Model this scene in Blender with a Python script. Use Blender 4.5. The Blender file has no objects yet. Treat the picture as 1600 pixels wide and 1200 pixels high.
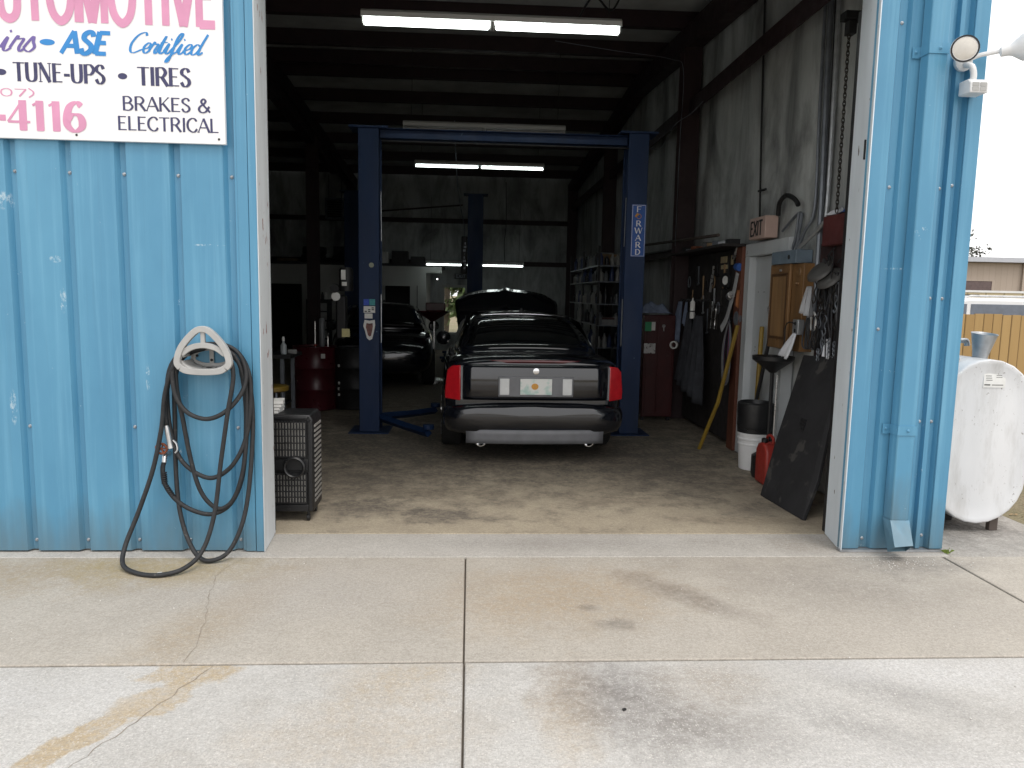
import bpy, math, random
from mathutils import Vector, Matrix
random.seed(7)
S = bpy.context.scene
COL = S.collection
R = math.radians
# ---------------------------------------------------------------- camera, light, exposure
def setup():
    p, y, r = .11969, .058275, .019097
    cp, sp, cy, sy = math.cos(p), math.sin(p), math.cos(y), math.sin(y)
    fwd = Vector((sy*cp, cy*cp, -sp)); right = Vector((cy, -sy, 0)); up = right.cross(fwd)
    c, s = math.cos(r), math.sin(r)
    r2 = c*right + s*up; u2 = -s*right + c*up
    cam = bpy.data.cameras.new('camera'); o = bpy.data.objects.new('camera', cam); COL.objects.link(o)
    m = Matrix((r2, u2, -fwd)).transposed().to_4x4(); m.translation = (0, -4.526, 1.62)
    o.matrix_world = m
    cam.sensor_width = 36; cam.lens = 36*1153/1600; cam.clip_end = 2000; cam.clip_start = .05
    S.camera = o
    w = bpy.data.worlds.new('World'); S.world = w; w.use_nodes = True
    nt = w.node_tree; bg = nt.nodes['Background']
    sky = nt.nodes.new('ShaderNodeTexSky'); sky.sky_type = 'NISHITA'; sky.sun_disc = False
    sky.sun_elevation = R(62); sky.sun_rotation = R(150); sky.dust_density = 7; sky.air_density = 1.0; sky.ozone_density = .3
    # overcast: an even white cloud layer lies over most of the clear sky
    mx = nt.nodes.new('ShaderNodeMix'); mx.data_type = 'RGBA'; mx.inputs[0].default_value = .9
    nt.links.new(sky.outputs[0], mx.inputs[6]); mx.inputs[7].default_value = (9.4, 9.3, 9.25, 1)
    nt.links.new(mx.outputs[2], bg.inputs[0]); bg.inputs[1].default_value = .12
    l = bpy.data.lights.new('sun', 'SUN'); l.energy = .75; l.angle = R(24); l.color = (1, .97, .92)
    lo = bpy.data.objects.new('sun', l); COL.objects.link(lo); lo.location = (6, -12, 20)
    el, az = R(62), R(150)
    d = Vector((math.sin(az)*math.cos(el), math.cos(az)*math.cos(el), math.sin(el)))
    lo.rotation_euler = d.to_track_quat('Z', 'Y').to_euler()
    v = S.view_settings; v.view_transform = 'Standard'; v.look = 'None'; v.exposure = .53; v.gamma = 1; v.use_curve_mapping = False
    S.cycles.use_denoising = True
    S.cycles.max_bounces = 8; S.cycles.diffuse_bounces = 5; S.cycles.caustics_reflective = False; S.cycles.caustics_refractive = False
    S.cycles.sample_clamp_indirect = 6
setup()

# ---------------------------------------------------------------- materials
class NT:
    def __init__(s, name):
        s.m = bpy.data.materials.new(name); s.m.use_nodes = True
        s.t = s.m.node_tree; s.b = s.t.nodes['Principled BSDF']
        s.co = s.t.nodes.new('ShaderNodeTexCoord')
    def n(s, kind, **k):
        a = s.t.nodes.new(kind)
        for q, v in k.items(): setattr(a, q, v)
        return a
    def l(s, a, b): s.t.links.new(a, b)
    def mapped(s, scale=(1, 1, 1), loc=(0, 0, 0)):
        a = s.n('ShaderNodeMapping'); a.inputs['Scale'].default_value = scale; a.inputs['Location'].default_value = loc
        s.l(s.co.outputs['Object'], a.inputs[0]); return a.outputs[0]
    def noise(s, sc, stretch=(1, 1, 1), detail=5, rough=.55, loc=(0, 0, 0), dist=0):
        a = s.n('ShaderNodeTexNoise'); a.inputs['Scale'].default_value = sc; a.inputs['Detail'].default_value = detail
        a.inputs['Roughness'].default_value = rough; a.inputs['Distortion'].default_value = dist
        s.l(s.mapped(stretch, loc), a.inputs['Vector']); return a.outputs['Fac']
    def ramp(s, f, a, b, lo=0, hi=1):
        m = s.n('ShaderNodeMapRange'); m.inputs[1].default_value = a; m.inputs[2].default_value = b
        m.inputs[3].default_value = lo; m.inputs[4].default_value = hi
        s.l(f, m.inputs[0]); return m.outputs[0]
    def math(s, op, a, b=None):
        m = s.n('ShaderNodeMath', operation=op)
        for i, q in enumerate((a, b)):
            if q is None: continue
            if isinstance(q, (int, float)): m.inputs[i].default_value = q
            else: s.l(q, m.inputs[i])
        return m.outputs[0]
    def mix(s, f, a, b):
        m = s.n('ShaderNodeMix', data_type='RGBA')
        for i, q in ((0, f), (6, a), (7, b)):
            if isinstance(q, (int, float)): m.inputs[i].default_value = q
            elif isinstance(q, (tuple, list)): m.inputs[i].default_value = (*q, 1)
            else: s.l(q, m.inputs[i])
        return m.outputs[2]
    def bump(s, h, st=.3, d=.01):
        b = s.n('ShaderNodeBump'); b.inputs['Strength'].default_value = st; b.inputs['Distance'].default_value = d
        s.l(h, b.inputs['Height']); s.l(b.outputs[0], s.b.inputs['Normal'])
    def done(s, col, rough=.5, metal=0, coat=0):
        if isinstance(col, (tuple, list)): s.b.inputs['Base Color'].default_value = (*col, 1)
        else: s.l(col, s.b.inputs['Base Color'])
        if isinstance(rough, (int, float)): s.b.inputs['Roughness'].default_value = rough
        else: s.l(rough, s.b.inputs['Roughness'])
        s.b.inputs['Metallic'].default_value = metal; s.b.inputs['Coat Weight'].default_value = coat
        return s.m
def M(name, c, rough=.5, metal=0, var=.18, sc=7, stretch=(1, 1, 1), speck=None, bump=0, coat=0):
    t = NT(name)
    f = t.noise(sc, stretch)
    f = t.ramp(f, .3, .7)
    col = t.mix(f, tuple(x*(1-var) for x in c), tuple(min(1, x*(1+var)) for x in c))
    if speck:                                   # (colour, scale, threshold, stretch)
        g = t.noise(speck[1], speck[3], detail=4, loc=(3.1, 1.7, 5.3))
        col = t.mix(t.ramp(g, speck[2], speck[2]+.04), col, speck[0])
    if bump: t.bump(t.noise(sc*6, stretch), bump, .01)
    r = t.ramp(t.noise(sc*2.3, stretch, loc=(9, 2, 1)), .3, .7, max(.03, rough-.08), min(1, rough+.1))
    return t.done(col, r, metal, coat)
def emit(name, c, st):
    t = NT(name); t.b.inputs['Emission Color'].default_value = (*c, 1); t.b.inputs['Emission Strength'].default_value = st
    return t.done(c, .5)

# ---------------------------------------------------------------- objects
ORG = {}
def tag(o, label=None, cat=None, group=None, kind=None):
    if label: o['label'] = label
    if cat: o['category'] = cat
    if group: o['group'] = group
    if kind: o['kind'] = kind
    return o
def thing(name, label, cat, loc=(0, 0, 0), group=None):
    o = bpy.data.objects.new(name, None); COL.objects.link(o); o.empty_display_size = .1
    o.location = loc; ORG[o] = Vector(loc)
    return tag(o, label, cat, group)
def smooth_pts(pts, k=8, closed=False):
    P = [Vector(p) for p in pts]; n = len(P); out = []
    if n < 3: return P
    rng = n if closed else n-1
    for i in range(rng):
        if closed: a, b, c, d = P[(i-1) % n], P[i], P[(i+1) % n], P[(i+2) % n]
        else: a, b, c, d = P[max(i-1, 0)], P[i], P[i+1], P[min(i+2, n-1)]
        for j in range(k):
            t = j/k
            out.append(.5*((2*b)+(c-a)*t+(2*a-5*b+4*c-d)*t*t+(3*b-a-3*c+d)*t**3))
    if not closed: out.append(P[-1])
    return out
class MB:
    def __init__(s): s.v = []; s.f = []
    def add(s, v, f):
        n = len(s.v); s.v += [tuple(q) for q in v]; s.f += [tuple(i+n for i in q) for q in f]; return s
    def box(s, x0, x1, y0, y1, z0, z1, rz=0, c=None, tilt=None):
        v = [Vector((x, y, z)) for z in (z0, z1) for y in (y0, y1) for x in (x0, x1)]
        if rz or tilt:
            c = Vector(c or ((x0+x1)/2, (y0+y1)/2, z0)); m = Matrix.Rotation(rz, 3, 'Z')
            if tilt: m = m @ Matrix.Rotation(tilt[0], 3, tilt[1])
            v = [c+m @ (q-c) for q in v]
        return s.add(v, [(0, 2, 3, 1), (4, 5, 7, 6), (0, 1, 5, 4), (2, 6, 7, 3), (0, 4, 6, 2), (1, 3, 7, 5)])
    def tube(s, pts, r, n=8, closed=False, flat=None, k=0):
        """tube along points; r number or list; flat=(a,b) scales the two cross axes; k>0 smooths"""
        P = smooth_pts(pts, k, closed) if k else [Vector(p) for p in pts]
        N = len(P); base = len(s.v)
        T = []
        for i in range(N):
            if closed: t = P[(i+1) % N]-P[(i-1) % N]
            else: t = P[min(i+1, N-1)]-P[max(i-1, 0)]
            T.append(t.normalized() if t.length > 1e-9 else Vector((0, 0, 1)))
        u = T[0].orthogonal().normalized()
        if flat: 
            w = Vector(flat[2]); u = (w-T[0]*w.dot(T[0])).normalized()
        for i in range(N):
            u = (u-T[i]*u.dot(T[i])).normalized()
            if flat:
                w = Vector(flat[2]); q = w-T[i]*w.dot(T[i])
                if q.length > 1e-6: u = q.normalized()
            b = T[i].cross(u)
            rr = r[min(len(r)-1, int(i*len(r)/N))] if isinstance(r, (list, tuple)) else r
            fa, fb = (flat[0], flat[1]) if flat else (1, 1)
            for j in range(n):
                a = 2*math.pi*(j+.5)/n
                s.v.append(tuple(P[i]+rr*(fa*math.cos(a)*u+fb*math.sin(a)*b)))
        for i in range(N if closed else N-1):
            for j in range(n):
                i2 = (i+1) % N; j2 = (j+1) % n
                s.f.append((base+i*n+j, base+i*n+j2, base+i2*n+j2, base+i2*n+j))
        if not closed:
            s.f.append(tuple(base+j for j in range(n))[::-1]); s.f.append(tuple(base+(N-1)*n+j for j in range(n)))
        return s
    def lathe(s, prof, c=(0, 0, 0), axis=(0, 0, 1), n=24, cap=True):
        ax = Vector(axis).normalized(); u = ax.orthogonal().normalized(); w = ax.cross(u); c = Vector(c); b = len(s.v)
        for r, z in prof:
            for j in range(n):
                a = 2*math.pi*j/n; s.v.append(tuple(c+ax*z+r*(math.cos(a)*u+math.sin(a)*w)))
        for i in range(len(prof)-1):
            for j in range(n):
                j2 = (j+1) % n; s.f.append((b+i*n+j, b+i*n+j2, b+(i+1)*n+j2, b+(i+1)*n+j))
        if cap:
            s.f.append(tuple(b+j for j in range(n))[::-1]); s.f.append(tuple(b+(len(prof)-1)*n+j for j in range(n)))
        return s
    def prism(s, poly, d0, d1, fn):
        """poly: 2-D outline; fn(a,b,d) -> 3-D point"""
        n = len(poly); v = [fn(a, b, d0) for a, b in poly]+[fn(a, b, d1) for a, b in poly]
        f = [tuple(range(n))[::-1], tuple(range(n, 2*n))]+[(i, (i+1) % n, n+(i+1) % n, n+i) for i in range(n)]
        return s.add(v, f)
    def grid(s, nu, nv, fn):
        b = len(s.v)
        for i in range(nu+1):
            for j in range(nv+1): s.v.append(tuple(fn(i/nu, j/nv)))
        for i in range(nu):
            for j in range(nv):
                a = b+i*(nv+1)+j; s.f.append((a, a+nv+1, a+nv+2, a+1))
        return s
    def build(s, name, mat, parent=None, smooth=False, bevel=0, sub=0, label=None, cat=None, group=None, kind=None, angle=40, loc=None, solid=0):
        me = bpy.data.meshes.new(name)
        o0 = ORG.get(parent, Vector((0, 0, 0))) if parent else Vector(loc or (0, 0, 0))
        me.from_pydata([tuple(Vector(q)-o0) for q in s.v], [], s.f); me.update()
        import bmesh
        bm = bmesh.new(); bm.from_mesh(me); bmesh.ops.recalc_face_normals(bm, faces=bm.faces); bm.to_mesh(me); bm.free()
        o = bpy.data.objects.new(name, me); COL.objects.link(o); me.materials.append(mat)
        if parent: o.parent = parent; ORG[o] = o0
        else: o.location = o0; ORG[o] = o0
        if solid:
            q = o.modifiers.new('solid', 'SOLIDIFY'); q.thickness = solid; q.offset = 0
        if bevel:
            q = o.modifiers.new('bevel', 'BEVEL'); q.width = bevel; q.segments = 2; q.limit_method = 'ANGLE'; q.angle_limit = R(40)
        if sub:
            q = o.modifiers.new('sub', 'SUBSURF'); q.levels = sub; q.render_levels = sub
        if smooth or bevel or sub:
            for p in me.polygons: p.use_smooth = True
            if not sub:
                try: me.set_sharp_from_angle(angle=R(angle))
                except Exception: pass
        return tag(o, label, cat, group, kind)
def B(*a, **k): return MB().box(*a, **k)

# ---------------------------------------------------------------- stroke lettering
GL = {
'A': (.74, [('h', [(.02, 0), (.36, 1)]), ('H', [(.36, 1), (.72, 0)]), ('h', [(.14, .34), (.6, .34)])], [(.02, 0), (.72, 0)]),
'B': (.72, [('H', [(.12, 0), (.12, 1)]), ('N', [(.12, .97), (.4, .97), (.56, .75), (.4, .53), (.12, .53)]), ('N', [(.12, .52), (.45, .52), (.63, .27), (.45, .03), (.12, .03)])], [(.12, 0), (.12, 1)]),
'C': (.74, [('N', [(.66, .78), (.54, .95), (.36, .98), (.15, .8), (.08, .5), (.15, .2), (.36, .02), (.55, .05), (.68, .24)])], []),
'D': (.76, [('H', [(.12, 0), (.12, 1)]), ('N', [(.12, .97), (.4, .95), (.62, .75), (.67, .5), (.62, .25), (.4, .05), (.12, .03)])], [(.12, 0), (.12, 1)]),
'E': (.64, [('H', [(.12, 0), (.12, 1)]), ('h', [(.12, .96), (.56, .96)]), ('h', [(.12, .52), (.48, .52)]), ('h', [(.12, .04), (.58, .04)])], [(.12, 0), (.12, 1)]),
'F': (.6, [('H', [(.12, 0), (.12, 1)]), ('h', [(.12, .96), (.56, .96)]), ('h', [(.12, .52), (.48, .52)])], [(.12, 0), (.12, 1)]),
'I': (.3, [('H', [(.15, 0), (.15, 1)])], [(.15, 0), (.15, 1)]),
'K': (.72, [('H', [(.12, 0), (.12, 1)]), ('h', [(.6, 1), (.14, .42)]), ('H', [(.28, .55), (.66, 0)])], [(.12, 0), (.12, 1), (.66, 0), (.6, 1)]),
'L': (.6, [('H', [(.12, 0), (.12, 1)]), ('h', [(.12, .04), (.56, .04)])], [(.12, 0), (.12, 1)]),
'M': (.96, [('h', [(.1, 0), (.12, 1)]), ('H', [(.12, 1), (.47, 0)]), ('h', [(.47, 0), (.82, 1)]), ('H', [(.84, 0), (.84, 1)])], [(.1, 0), (.84, 0), (.1, 1), (.84, 1)]),
'N': (.8, [('h', [(.12, 0), (.12, 1)]), ('H', [(.12, 1), (.66, 0)]), ('h', [(.66, 0), (.66, 1)])], [(.12, 0), (.1, 1), (.66, 1)]),
'O': (.82, [('N', [(.4, .99), (.16, .84), (.08, .5), (.16, .16), (.4, .01), (.64, .16), (.72, .5), (.64, .84), (.4, .99)])], []),
'P': (.66, [('H', [(.12, 0), (.12, 1)]), ('N', [(.12, .97), (.42, .97), (.6, .73), (.42, .48), (.12, .48)])], [(.12, 0), (.12, 1)]),
'R': (.74, [('H', [(.12, 0), (.12, 1)]), ('N', [(.12, .97), (.42, .97), (.58, .74), (.42, .5), (.12, .5)]), ('H', [(.36, .5), (.68, 0)])], [(.12, 0), (.12, 1), (.68, 0)]),
'S': (.6, [('N', [(.5, .78), (.42, .94), (.28, .98), (.12, .86), (.12, .68), (.3, .53), (.47, .38), (.5, .18), (.34, .02), (.18, .05), (.07, .24)])], []),
'T': (.7, [('H', [(.35, 0), (.35, 1)]), ('h', [(.02, .96), (.68, .96)])], [(.35, 0)]),
'U': (.76, [('N', [(.12, 1), (.12, .35), (.18, .1), (.37, .02), (.56, .1), (.62, .35), (.62, 1)])], [(.12, 1), (.62, 1)]),
'V': (.72, [('H', [(.02, 1), (.36, 0)]), ('h', [(.36, 0), (.7, 1)])], [(.02, 1), (.7, 1)]),
'W': (1.04, [('H', [(.02, 1), (.28, 0)]), ('h', [(.28, 0), (.52, 1)]), ('H', [(.52, 1), (.78, 0)]), ('h', [(.78, 0), (1.02, 1)])], [(.02, 1), (1.02, 1)]),
'X': (.7, [('H', [(.04, 1), (.64, 0)]), ('H', [(.04, 0), (.64, 1)])], []),
'-': (.42, [('M', [(.04, .4), (.38, .4)])], []),
'&': (.82, [('N', [(.74, .03), (.3, .6), (.22, .82), (.36, .98), (.48, .82), (.38, .64), (.13, .42), (.07, .2), (.22, .02), (.48, .08), (.7, .45)])], []),
'1': (.48, [('H', [(.26, 0), (.26, 1)]), ('h', [(.05, .84), (.26, .97)])], [(.26, 0)]),
'4': (.72, [('H', [(.47, 0), (.47, 1)]), ('h', [(.47, .98), (.02, .28)]), ('h', [(.02, .28), (.68, .28)])], [(.47, 0)]),
'6': (.66, [('N', [(.54, .86), (.4, .98), (.2, .84), (.1, .5), (.12, .2), (.32, .02), (.52, .14), (.56, .35), (.46, .55), (.26, .56), (.12, .38)])], []),
'0': (.62, [('N', [(.3, .99), (.12, .84), (.06, .5), (.12, .16), (.3, .01), (.48, .16), (.54, .5), (.48, .84), (.3, .99)])], []),
'7': (.62, [('h', [(.05, .95), (.58, .95)]), ('H', [(.57, .95), (.25, 0)])], []),
')': (.36, [('N', [(.06, 1.1), (.24, .75), (.28, .5), (.24, .25), (.06, -.1)])], []),
' ': (.42, [], []),
'c': (.6, [('N', [(.6, .84), (.5, 1), (.26, .86), (.1, .46), (.14, .1), (.3, 0), (.56, .16)])], []),
'e': (.3, [('N', [(-.04, .16), (.2, .26), (.27, .42), (.17, .5), (.05, .32), (.07, .1), (.18, 0), (.32, .15)])], []),
'r': (.34, [('N', [(-.02, .12), (.1, .54), (.13, .44), (.27, .45), (.21, .15), (.26, 0), (.36, .13)])], []),
't': (.26, [('N', [(-.02, .12), (.14, .84), (.1, .5), (.08, .1), (.15, 0), (.28, .13)]), ('h', [(.0, .54), (.28, .56)])], []),
'i': (.24, [('N', [(-.02, .12), (.1, .5), (.07, .1), (.14, 0), (.26, .13)]), ('M', [(.11, .7), (.16, .72)])], []),
'f': (.28, [('N', [(-.02, .1), (.2, .6), (.28, .94), (.2, 1), (.11, .7), (.09, 0), (.05, -.34), (-.03, -.4), (-.01, -.24), (.12, -.02), (.3, .12)])], []),
'd': (.5, [('N', [(.3, .42), (.17, .5), (.04, .3), (.05, .07), (.16, 0), (.3, .2), (.4, .7), (.46, 1.0), (.36, .5), (.33, .1), (.38, 0), (.5, .13)])], []),
's': (.32, [('N', [(-.02, .12), (.15, .54), (.19, .35), (.25, .16), (.15, 0), (.02, .06)])], []),
}
def letters(mb, text, x0, x1, z0, h, fn, thin=.07, thick=.17, serif=0, shear=0, vertical=False):
    """draw text between x0 and x1 with cap height h; fn(x, z, lift) -> 3-D"""
    total = sum(GL[c][0] for c in text); sx = (x1-x0)/total; x = x0; k = 0
    for c in text:
        w, strokes, ser = GL[c]
        L = list(strokes)
        if serif: L += [('s', [(a-serif/2*h/sx, b*(1-.035)+.018), (a+serif/2*h/sx, b*(1-.035)+.018)]) for a, b in ser]
        for mode, pts in L:
            P = [Vector((a*sx+x+shear*b*h, b*h+z0)) for a, b in pts]
            closed = len(pts) > 3 and pts[0] == pts[-1]
            if mode == 'N':
                P = smooth_pts([(q.x, q.y, 0) for q in (P[:-1] if closed else P)], 8, closed)
                P = [Vector((q[0], q[1])) for q in P]
                if closed: P.append(P[0])
            base = len(mb.v); n = len(P); k += 1
            for i in range(n):
                if closed: t = P[(i+1) % (n-1)]-P[(i-1) % (n-1)]
                else: t = P[min(i+1, n-1)]-P[max(i-1, 0)]
                t.normalize(); nn = Vector((-t.y, t.x))
                tt = t.copy(); tt.x -= shear*tt.y
                if mode == 'N': hw = thin+(thick-thin)*abs(t.y)**1.3
                elif mode == 'H': hw = thick
                elif mode == 'M': hw = (thin+thick)*.6
                elif mode == 's': hw = thin*.7
                else: hw = thin
                hw *= .5*h
                for sgn in (1, -1):
                    q = P[i]+sgn*hw*nn; mb.v.append(tuple(fn(q.x, q.y, .00015*(k % 9)+.00002*i)))
            for i in range(n-1): mb.f.append((base+2*i, base+2*i+1, base+2*i+3, base+2*i+2))
        x += w*sx
    return mb
def ellipse(mb, cx, cz, rx, rz, fn, n=20):
    mb.add([fn(cx+rx*math.cos(2*math.pi*i/n), cz+rz*math.sin(2*math.pi*i/n), 0) for i in range(n)], [tuple(range(n))]); return mb
# ---------------------------------------------------------------- material library
def concrete(name, base, dark, tint, stains_and_shade, agg=.5, rough=.9, scale=1.0):
    """base/dark/tint colours mixed by noise; stains = (x, y, rx, ry, rot, colour, strength, softness) in world metres (object at origin)"""
    t = NT(name)
    n1 = t.ramp(t.noise(.9*scale, detail=6, rough=.6), .35, .68)
    n2 = t.ramp(t.noise(2.7*scale, detail=6, rough=.65, loc=(4, 9, 2)), .35, .7)
    n3 = t.ramp(t.noise(13, detail=6, rough=.7, loc=(1, 5, 2)), .3, .7)
    col = t.mix(n1, base, tint); col = t.mix(t.math('MULTIPLY', n2, .7), col, dark)
    col = t.mix(t.math('MULTIPLY', n3, .4), col, tuple(min(1, x*1.28) for x in base))
    wob = t.noise(4.5, detail=9, rough=.72, loc=(7, 7, 0)); brk = t.ramp(t.noise(24, detail=8, rough=.75, loc=(3, 1, 6)), .36, .58, .35, 1)
    sep = t.n('ShaderNodeSeparateXYZ'); t.l(t.co.outputs['Object'], sep.inputs[0])
    for (x, y, rx, ry, rot, c, st, soft) in stains_and_shade:
        dx = t.math('SUBTRACT', sep.outputs[0], x); dy = t.math('SUBTRACT', sep.outputs[1], y)
        ca, sa = math.cos(rot), math.sin(rot)
        u = t.math('DIVIDE', t.math('ADD', t.math('MULTIPLY', dx, ca), t.math('MULTIPLY', dy, sa)), rx)
        v = t.math('DIVIDE', t.math('SUBTRACT', t.math('MULTIPLY', dy, ca), t.math('MULTIPLY', dx, sa)), ry)
        d = t.math('SQRT', t.math('ADD', t.math('MULTIPLY', u, u), t.math('MULTIPLY', v, v)))
        d = t.math('ADD', d, t.math('MULTIPLY', t.math('SUBTRACT', wob, .5), 3.0))
        col = t.mix(t.math('MULTIPLY', t.ramp(d, 1+soft, 1-soft, 0, st), brk), col, c)
    sp = t.n('ShaderNodeTexVoronoi'); sp.inputs['Scale'].default_value = 120; t.l(t.mapped(), sp.inputs['Vector'])
    cell = t.n('ShaderNodeSeparateColor'); t.l(sp.outputs['Color'], cell.inputs[0])
    isl = t.math('MULTIPLY', t.ramp(sp.outputs['Distance'], .42, .3), t.math('GREATER_THAN', cell.outputs[0], .72))
    isd = t.math('MULTIPLY', t.ramp(sp.outputs['Distance'], .34, .22), t.math('LESS_THAN', cell.outputs[0], .16))
    patch = t.ramp(t.noise(1.7, loc=(2, 8, 3)), .35, .6, .35, 1)
    col = t.mix(t.math('MULTIPLY', t.math('MULTIPLY', isl, agg), patch), col, (.78, .75, .7))
    col = t.mix(t.math('MULTIPLY', t.math('MULTIPLY', isd, agg*.8), patch), col, (.2, .18, .16))
    fine = t.noise(110, detail=5, rough=.8)
    col = t.mix(t.ramp(fine, .36, .6, .45, 0), col, (.17, .15, .13))
    g2 = t.noise(48, detail=6, rough=.75, loc=(5, 2, 8)); col = t.mix(t.ramp(g2, .36, .54, .34, 0), col, tuple(x*.62 for x in dark)); col = t.mix(t.ramp(g2, .55, .72, 0, .32), col, tuple(min(.8, x*1.35) for x in base))
    h = t.math('ADD', fine, t.math('MULTIPLY', t.noise(26, detail=6), 1.4)); h = t.math('ADD', h, t.math('MULTIPLY', isl, .5))
    t.bump(h, .34*(.4+agg), .012)
    return t.done(col, rough)
TAN = (.50, .39, .245); OIL = (.07, .062, .058); WHT = (.66, .655, .64)
m_apron = concrete('apron_concrete', (.47, .435, .385), (.36, .325, .275), (.51, .465, .40), [
    (-2.6, -.35, 1.0, .28, .1, (.36, .28, .18), .75, .6), (-1.75, -.28, .5, .22, 0, (.38, .3, .14), .8, .5), (-1.25, -.95, .16, .65, -.35, (.38, .28, .16), .5, .6), (2.75, -.24, .36, .16, 0, (.16, .15, .14), .6, .6),
    (2.1, -.55, .7, .3, -.4, (.24, .215, .19), .55, .8), (.5, -.7, .55, .35, .2, (.42, .3, .17), .6, .7), (1.2, -.7, .1, .38, .75, (.12, .09, .07), .55, .6), (.75, -1.05, .09, .06, 0, OIL, .55, .5), (.65, -.85, .06, .04, 0, OIL, .5, .5),
    (-.9, -.6, .55, .3, 0, (.46, .43, .4), .6, .8), (2.3, -1.1, 1.2, .2, .1, (.44, .4, .35), .5, .7)], .28)
m_front = concrete('front_concrete', (.56, .545, .52), (.42, .40, .37), (.63, .615, .59), [
    (-1.15, -1.5, .2, .1, .1, TAN, .95, .12), (-1.22, -1.68, .1, .16, -.6, TAN, .95, .12), (-1.37, -1.9, .06, .2, -.5, TAN, .95, .12), (-1.47, -2.1, .06, .2, -.25, TAN, .95, .12),
    (-.25, -1.55, .24, .16, .2, (.47, .37, .24), .6, .6), (-.4, -1.95, .4, .2, .2, (.46, .36, .24), .45, .7), (.42, -1.75, .12, .32, -.1, (.46, .34, .2), .6, .6),
    (.62, -1.72, .2, .3, .5, (.15, .135, .13), .8, .8), (.95, -1.95, .35, .16, -.4, (.2, .18, .16), .6, .8), (1.05, -1.62, .2, .16, .3, (.36, .3, .23), .55, .7),
    (1.75, -1.65, .3, .12, -.7, (.3, .29, .28), .6, .7), (1.5, -1.95, .3, .09, -.6, (.27, .26, .25), .55, .8), (2.1, -1.55, .5, .12, -.15, (.68, .67, .66), .7, .6), (1.5, -2.2, .5, .14, 0, (.66, .65, .64), .5, .8), (-1.9, -1.7, .5, .14, .1, (.62, .61, .6), .6, .7)], .65)
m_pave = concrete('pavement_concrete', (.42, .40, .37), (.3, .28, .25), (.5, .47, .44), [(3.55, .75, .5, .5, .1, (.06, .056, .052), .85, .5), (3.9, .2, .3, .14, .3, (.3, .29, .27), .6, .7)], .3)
m_thresh = concrete('threshold_concrete', (.50, .475, .44), (.36, .33, .295), (.56, .54, .50), [(2.2, .15, .35, .15, 0, (.3, .27, .23), .6, .6), (.6, .15, .8, .1, 0, (.3, .28, .26), .5, .7)], .4)
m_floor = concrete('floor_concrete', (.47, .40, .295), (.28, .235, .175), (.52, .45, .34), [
    (-.75, .95, .34, .2, .1, OIL, .75, .5), (-.2, .78, .22, .16, 0, OIL, .8, .4), (.15, .7, .1, .07, 0, OIL, .5, .5), (.3, 3.4, 3.2, 1.7, 0, (.06, .053, .045), .95, .6), (-1.05, 1.7, .6, .5, 0, (.1, .085, .07), .65, .7), (1.9, 2.2, .5, .9, .2, (.11, .095, .08), .7, .7),  # broad ellipse round the sedan paints the bay's shade into the floor
    (2.3, .95, .3, .12, .4, (.12, .1, .085), .6, .7), (2.1, .65, .4, .08, 0, (.3, .24, .17), .6, .6), (0, 10, 9, 6, 0, (.07, .064, .058), .9, .5), (1.3, 1.15, .5, .1, 0, (.2, .16, .12), .5, .7), (-.5, 1.4, .6, .12, 0, (.17, .14, .1), .5, .7)], .12, .75)  # widest ellipse darkens the deep floor colour to stand in for shade
def blue_paint():
    t = NT('blue_metal')
    a = t.ramp(t.noise(2.2, (1, 1, .35), 6, .6), .3, .7)
    col = t.mix(a, (.078, .25, .405), (.104, .305, .465))
    st = t.ramp(t.noise(16, (1, 1, .03), 5, .6, loc=(3, 0, 1)), .5, .72, 0, .42)
    col = t.mix(st, col, (.2, .45, .62))
    # dirt splashed along the foot of the sheets and a few chalky scuffs
    sep = t.n('ShaderNodeSeparateXYZ'); t.l(t.co.outputs['Object'], sep.inputs[0])
    z = t.math('ADD', sep.outputs[2], t.math('MULTIPLY', t.math('SUBTRACT', t.noise(9, (1, 1, .25), 5), .5), .5))
    col = t.mix(t.ramp(z, .32, -.02, 0, .75), col, (.11, .17, .2))
    sc = t.ramp(t.noise(11, (1, 1, .8), 8, .78, loc=(5, 5, 8)), .665, .68, 0, .55)
    col = t.mix(sc, col, (.62, .74, .8))
    sc = t.ramp(t.noise(4.5, (1.2, 1, 1.2), 8, .82, loc=(1, 2, 11)), .66, .68, 0, .5)
    col = t.mix(sc, col, (.6, .7, .74))
    sx = sep.outputs[0]; sz = sep.outputs[2]; fleck = t.ramp(t.noise(30, (1, 1, .6), 8, .8, loc=(2, 9, 4)), .5, .56)
    for (x, z, rx, rz) in ((-2.43, 1.78, .035, .02), (-2.40, 1.54, .02, .07), (-1.55, 1.88, .09, .006), (-2.70, 2.11, .04, .05), (-1.93, 1.09, .012, .08), (-2.72, .9, .02, .1), (2.66, 1.83, .08, .006), (2.80, 1.27, .02, .05)):
        u = t.math('DIVIDE', t.math('SUBTRACT', sx, x), rx); w = t.math('DIVIDE', t.math('SUBTRACT', sz, z), rz)
        dd = t.math('ADD', t.math('MULTIPLY', u, u), t.math('MULTIPLY', w, w))
        col = t.mix(t.math('MULTIPLY', t.ramp(dd, 1.3, .5, 0, .6), fleck), col, (.58, .68, .72))
    gs = t.ramp(t.noise(26, (1, 1, .02), 6, .7, loc=(8, 1, 4)), .56, .74, 0, .3); col = t.mix(gs, col, (.07, .18, .28))
    t.bump(t.noise(2.6, (1, 1, .6), 3), .3, .03)
    return t.done(col, t.ramp(t.noise(6, (1, 1, .3)), .3, .7, .34, .5))
m_blue = blue_paint()
m_jamb = M('jamb_paint', (.70, .77, .83), .55, 0, .1, 4, (1, 1, .2), ((.09, .07, .06), 16, .69, (1, 1, .45)), .1)
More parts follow.
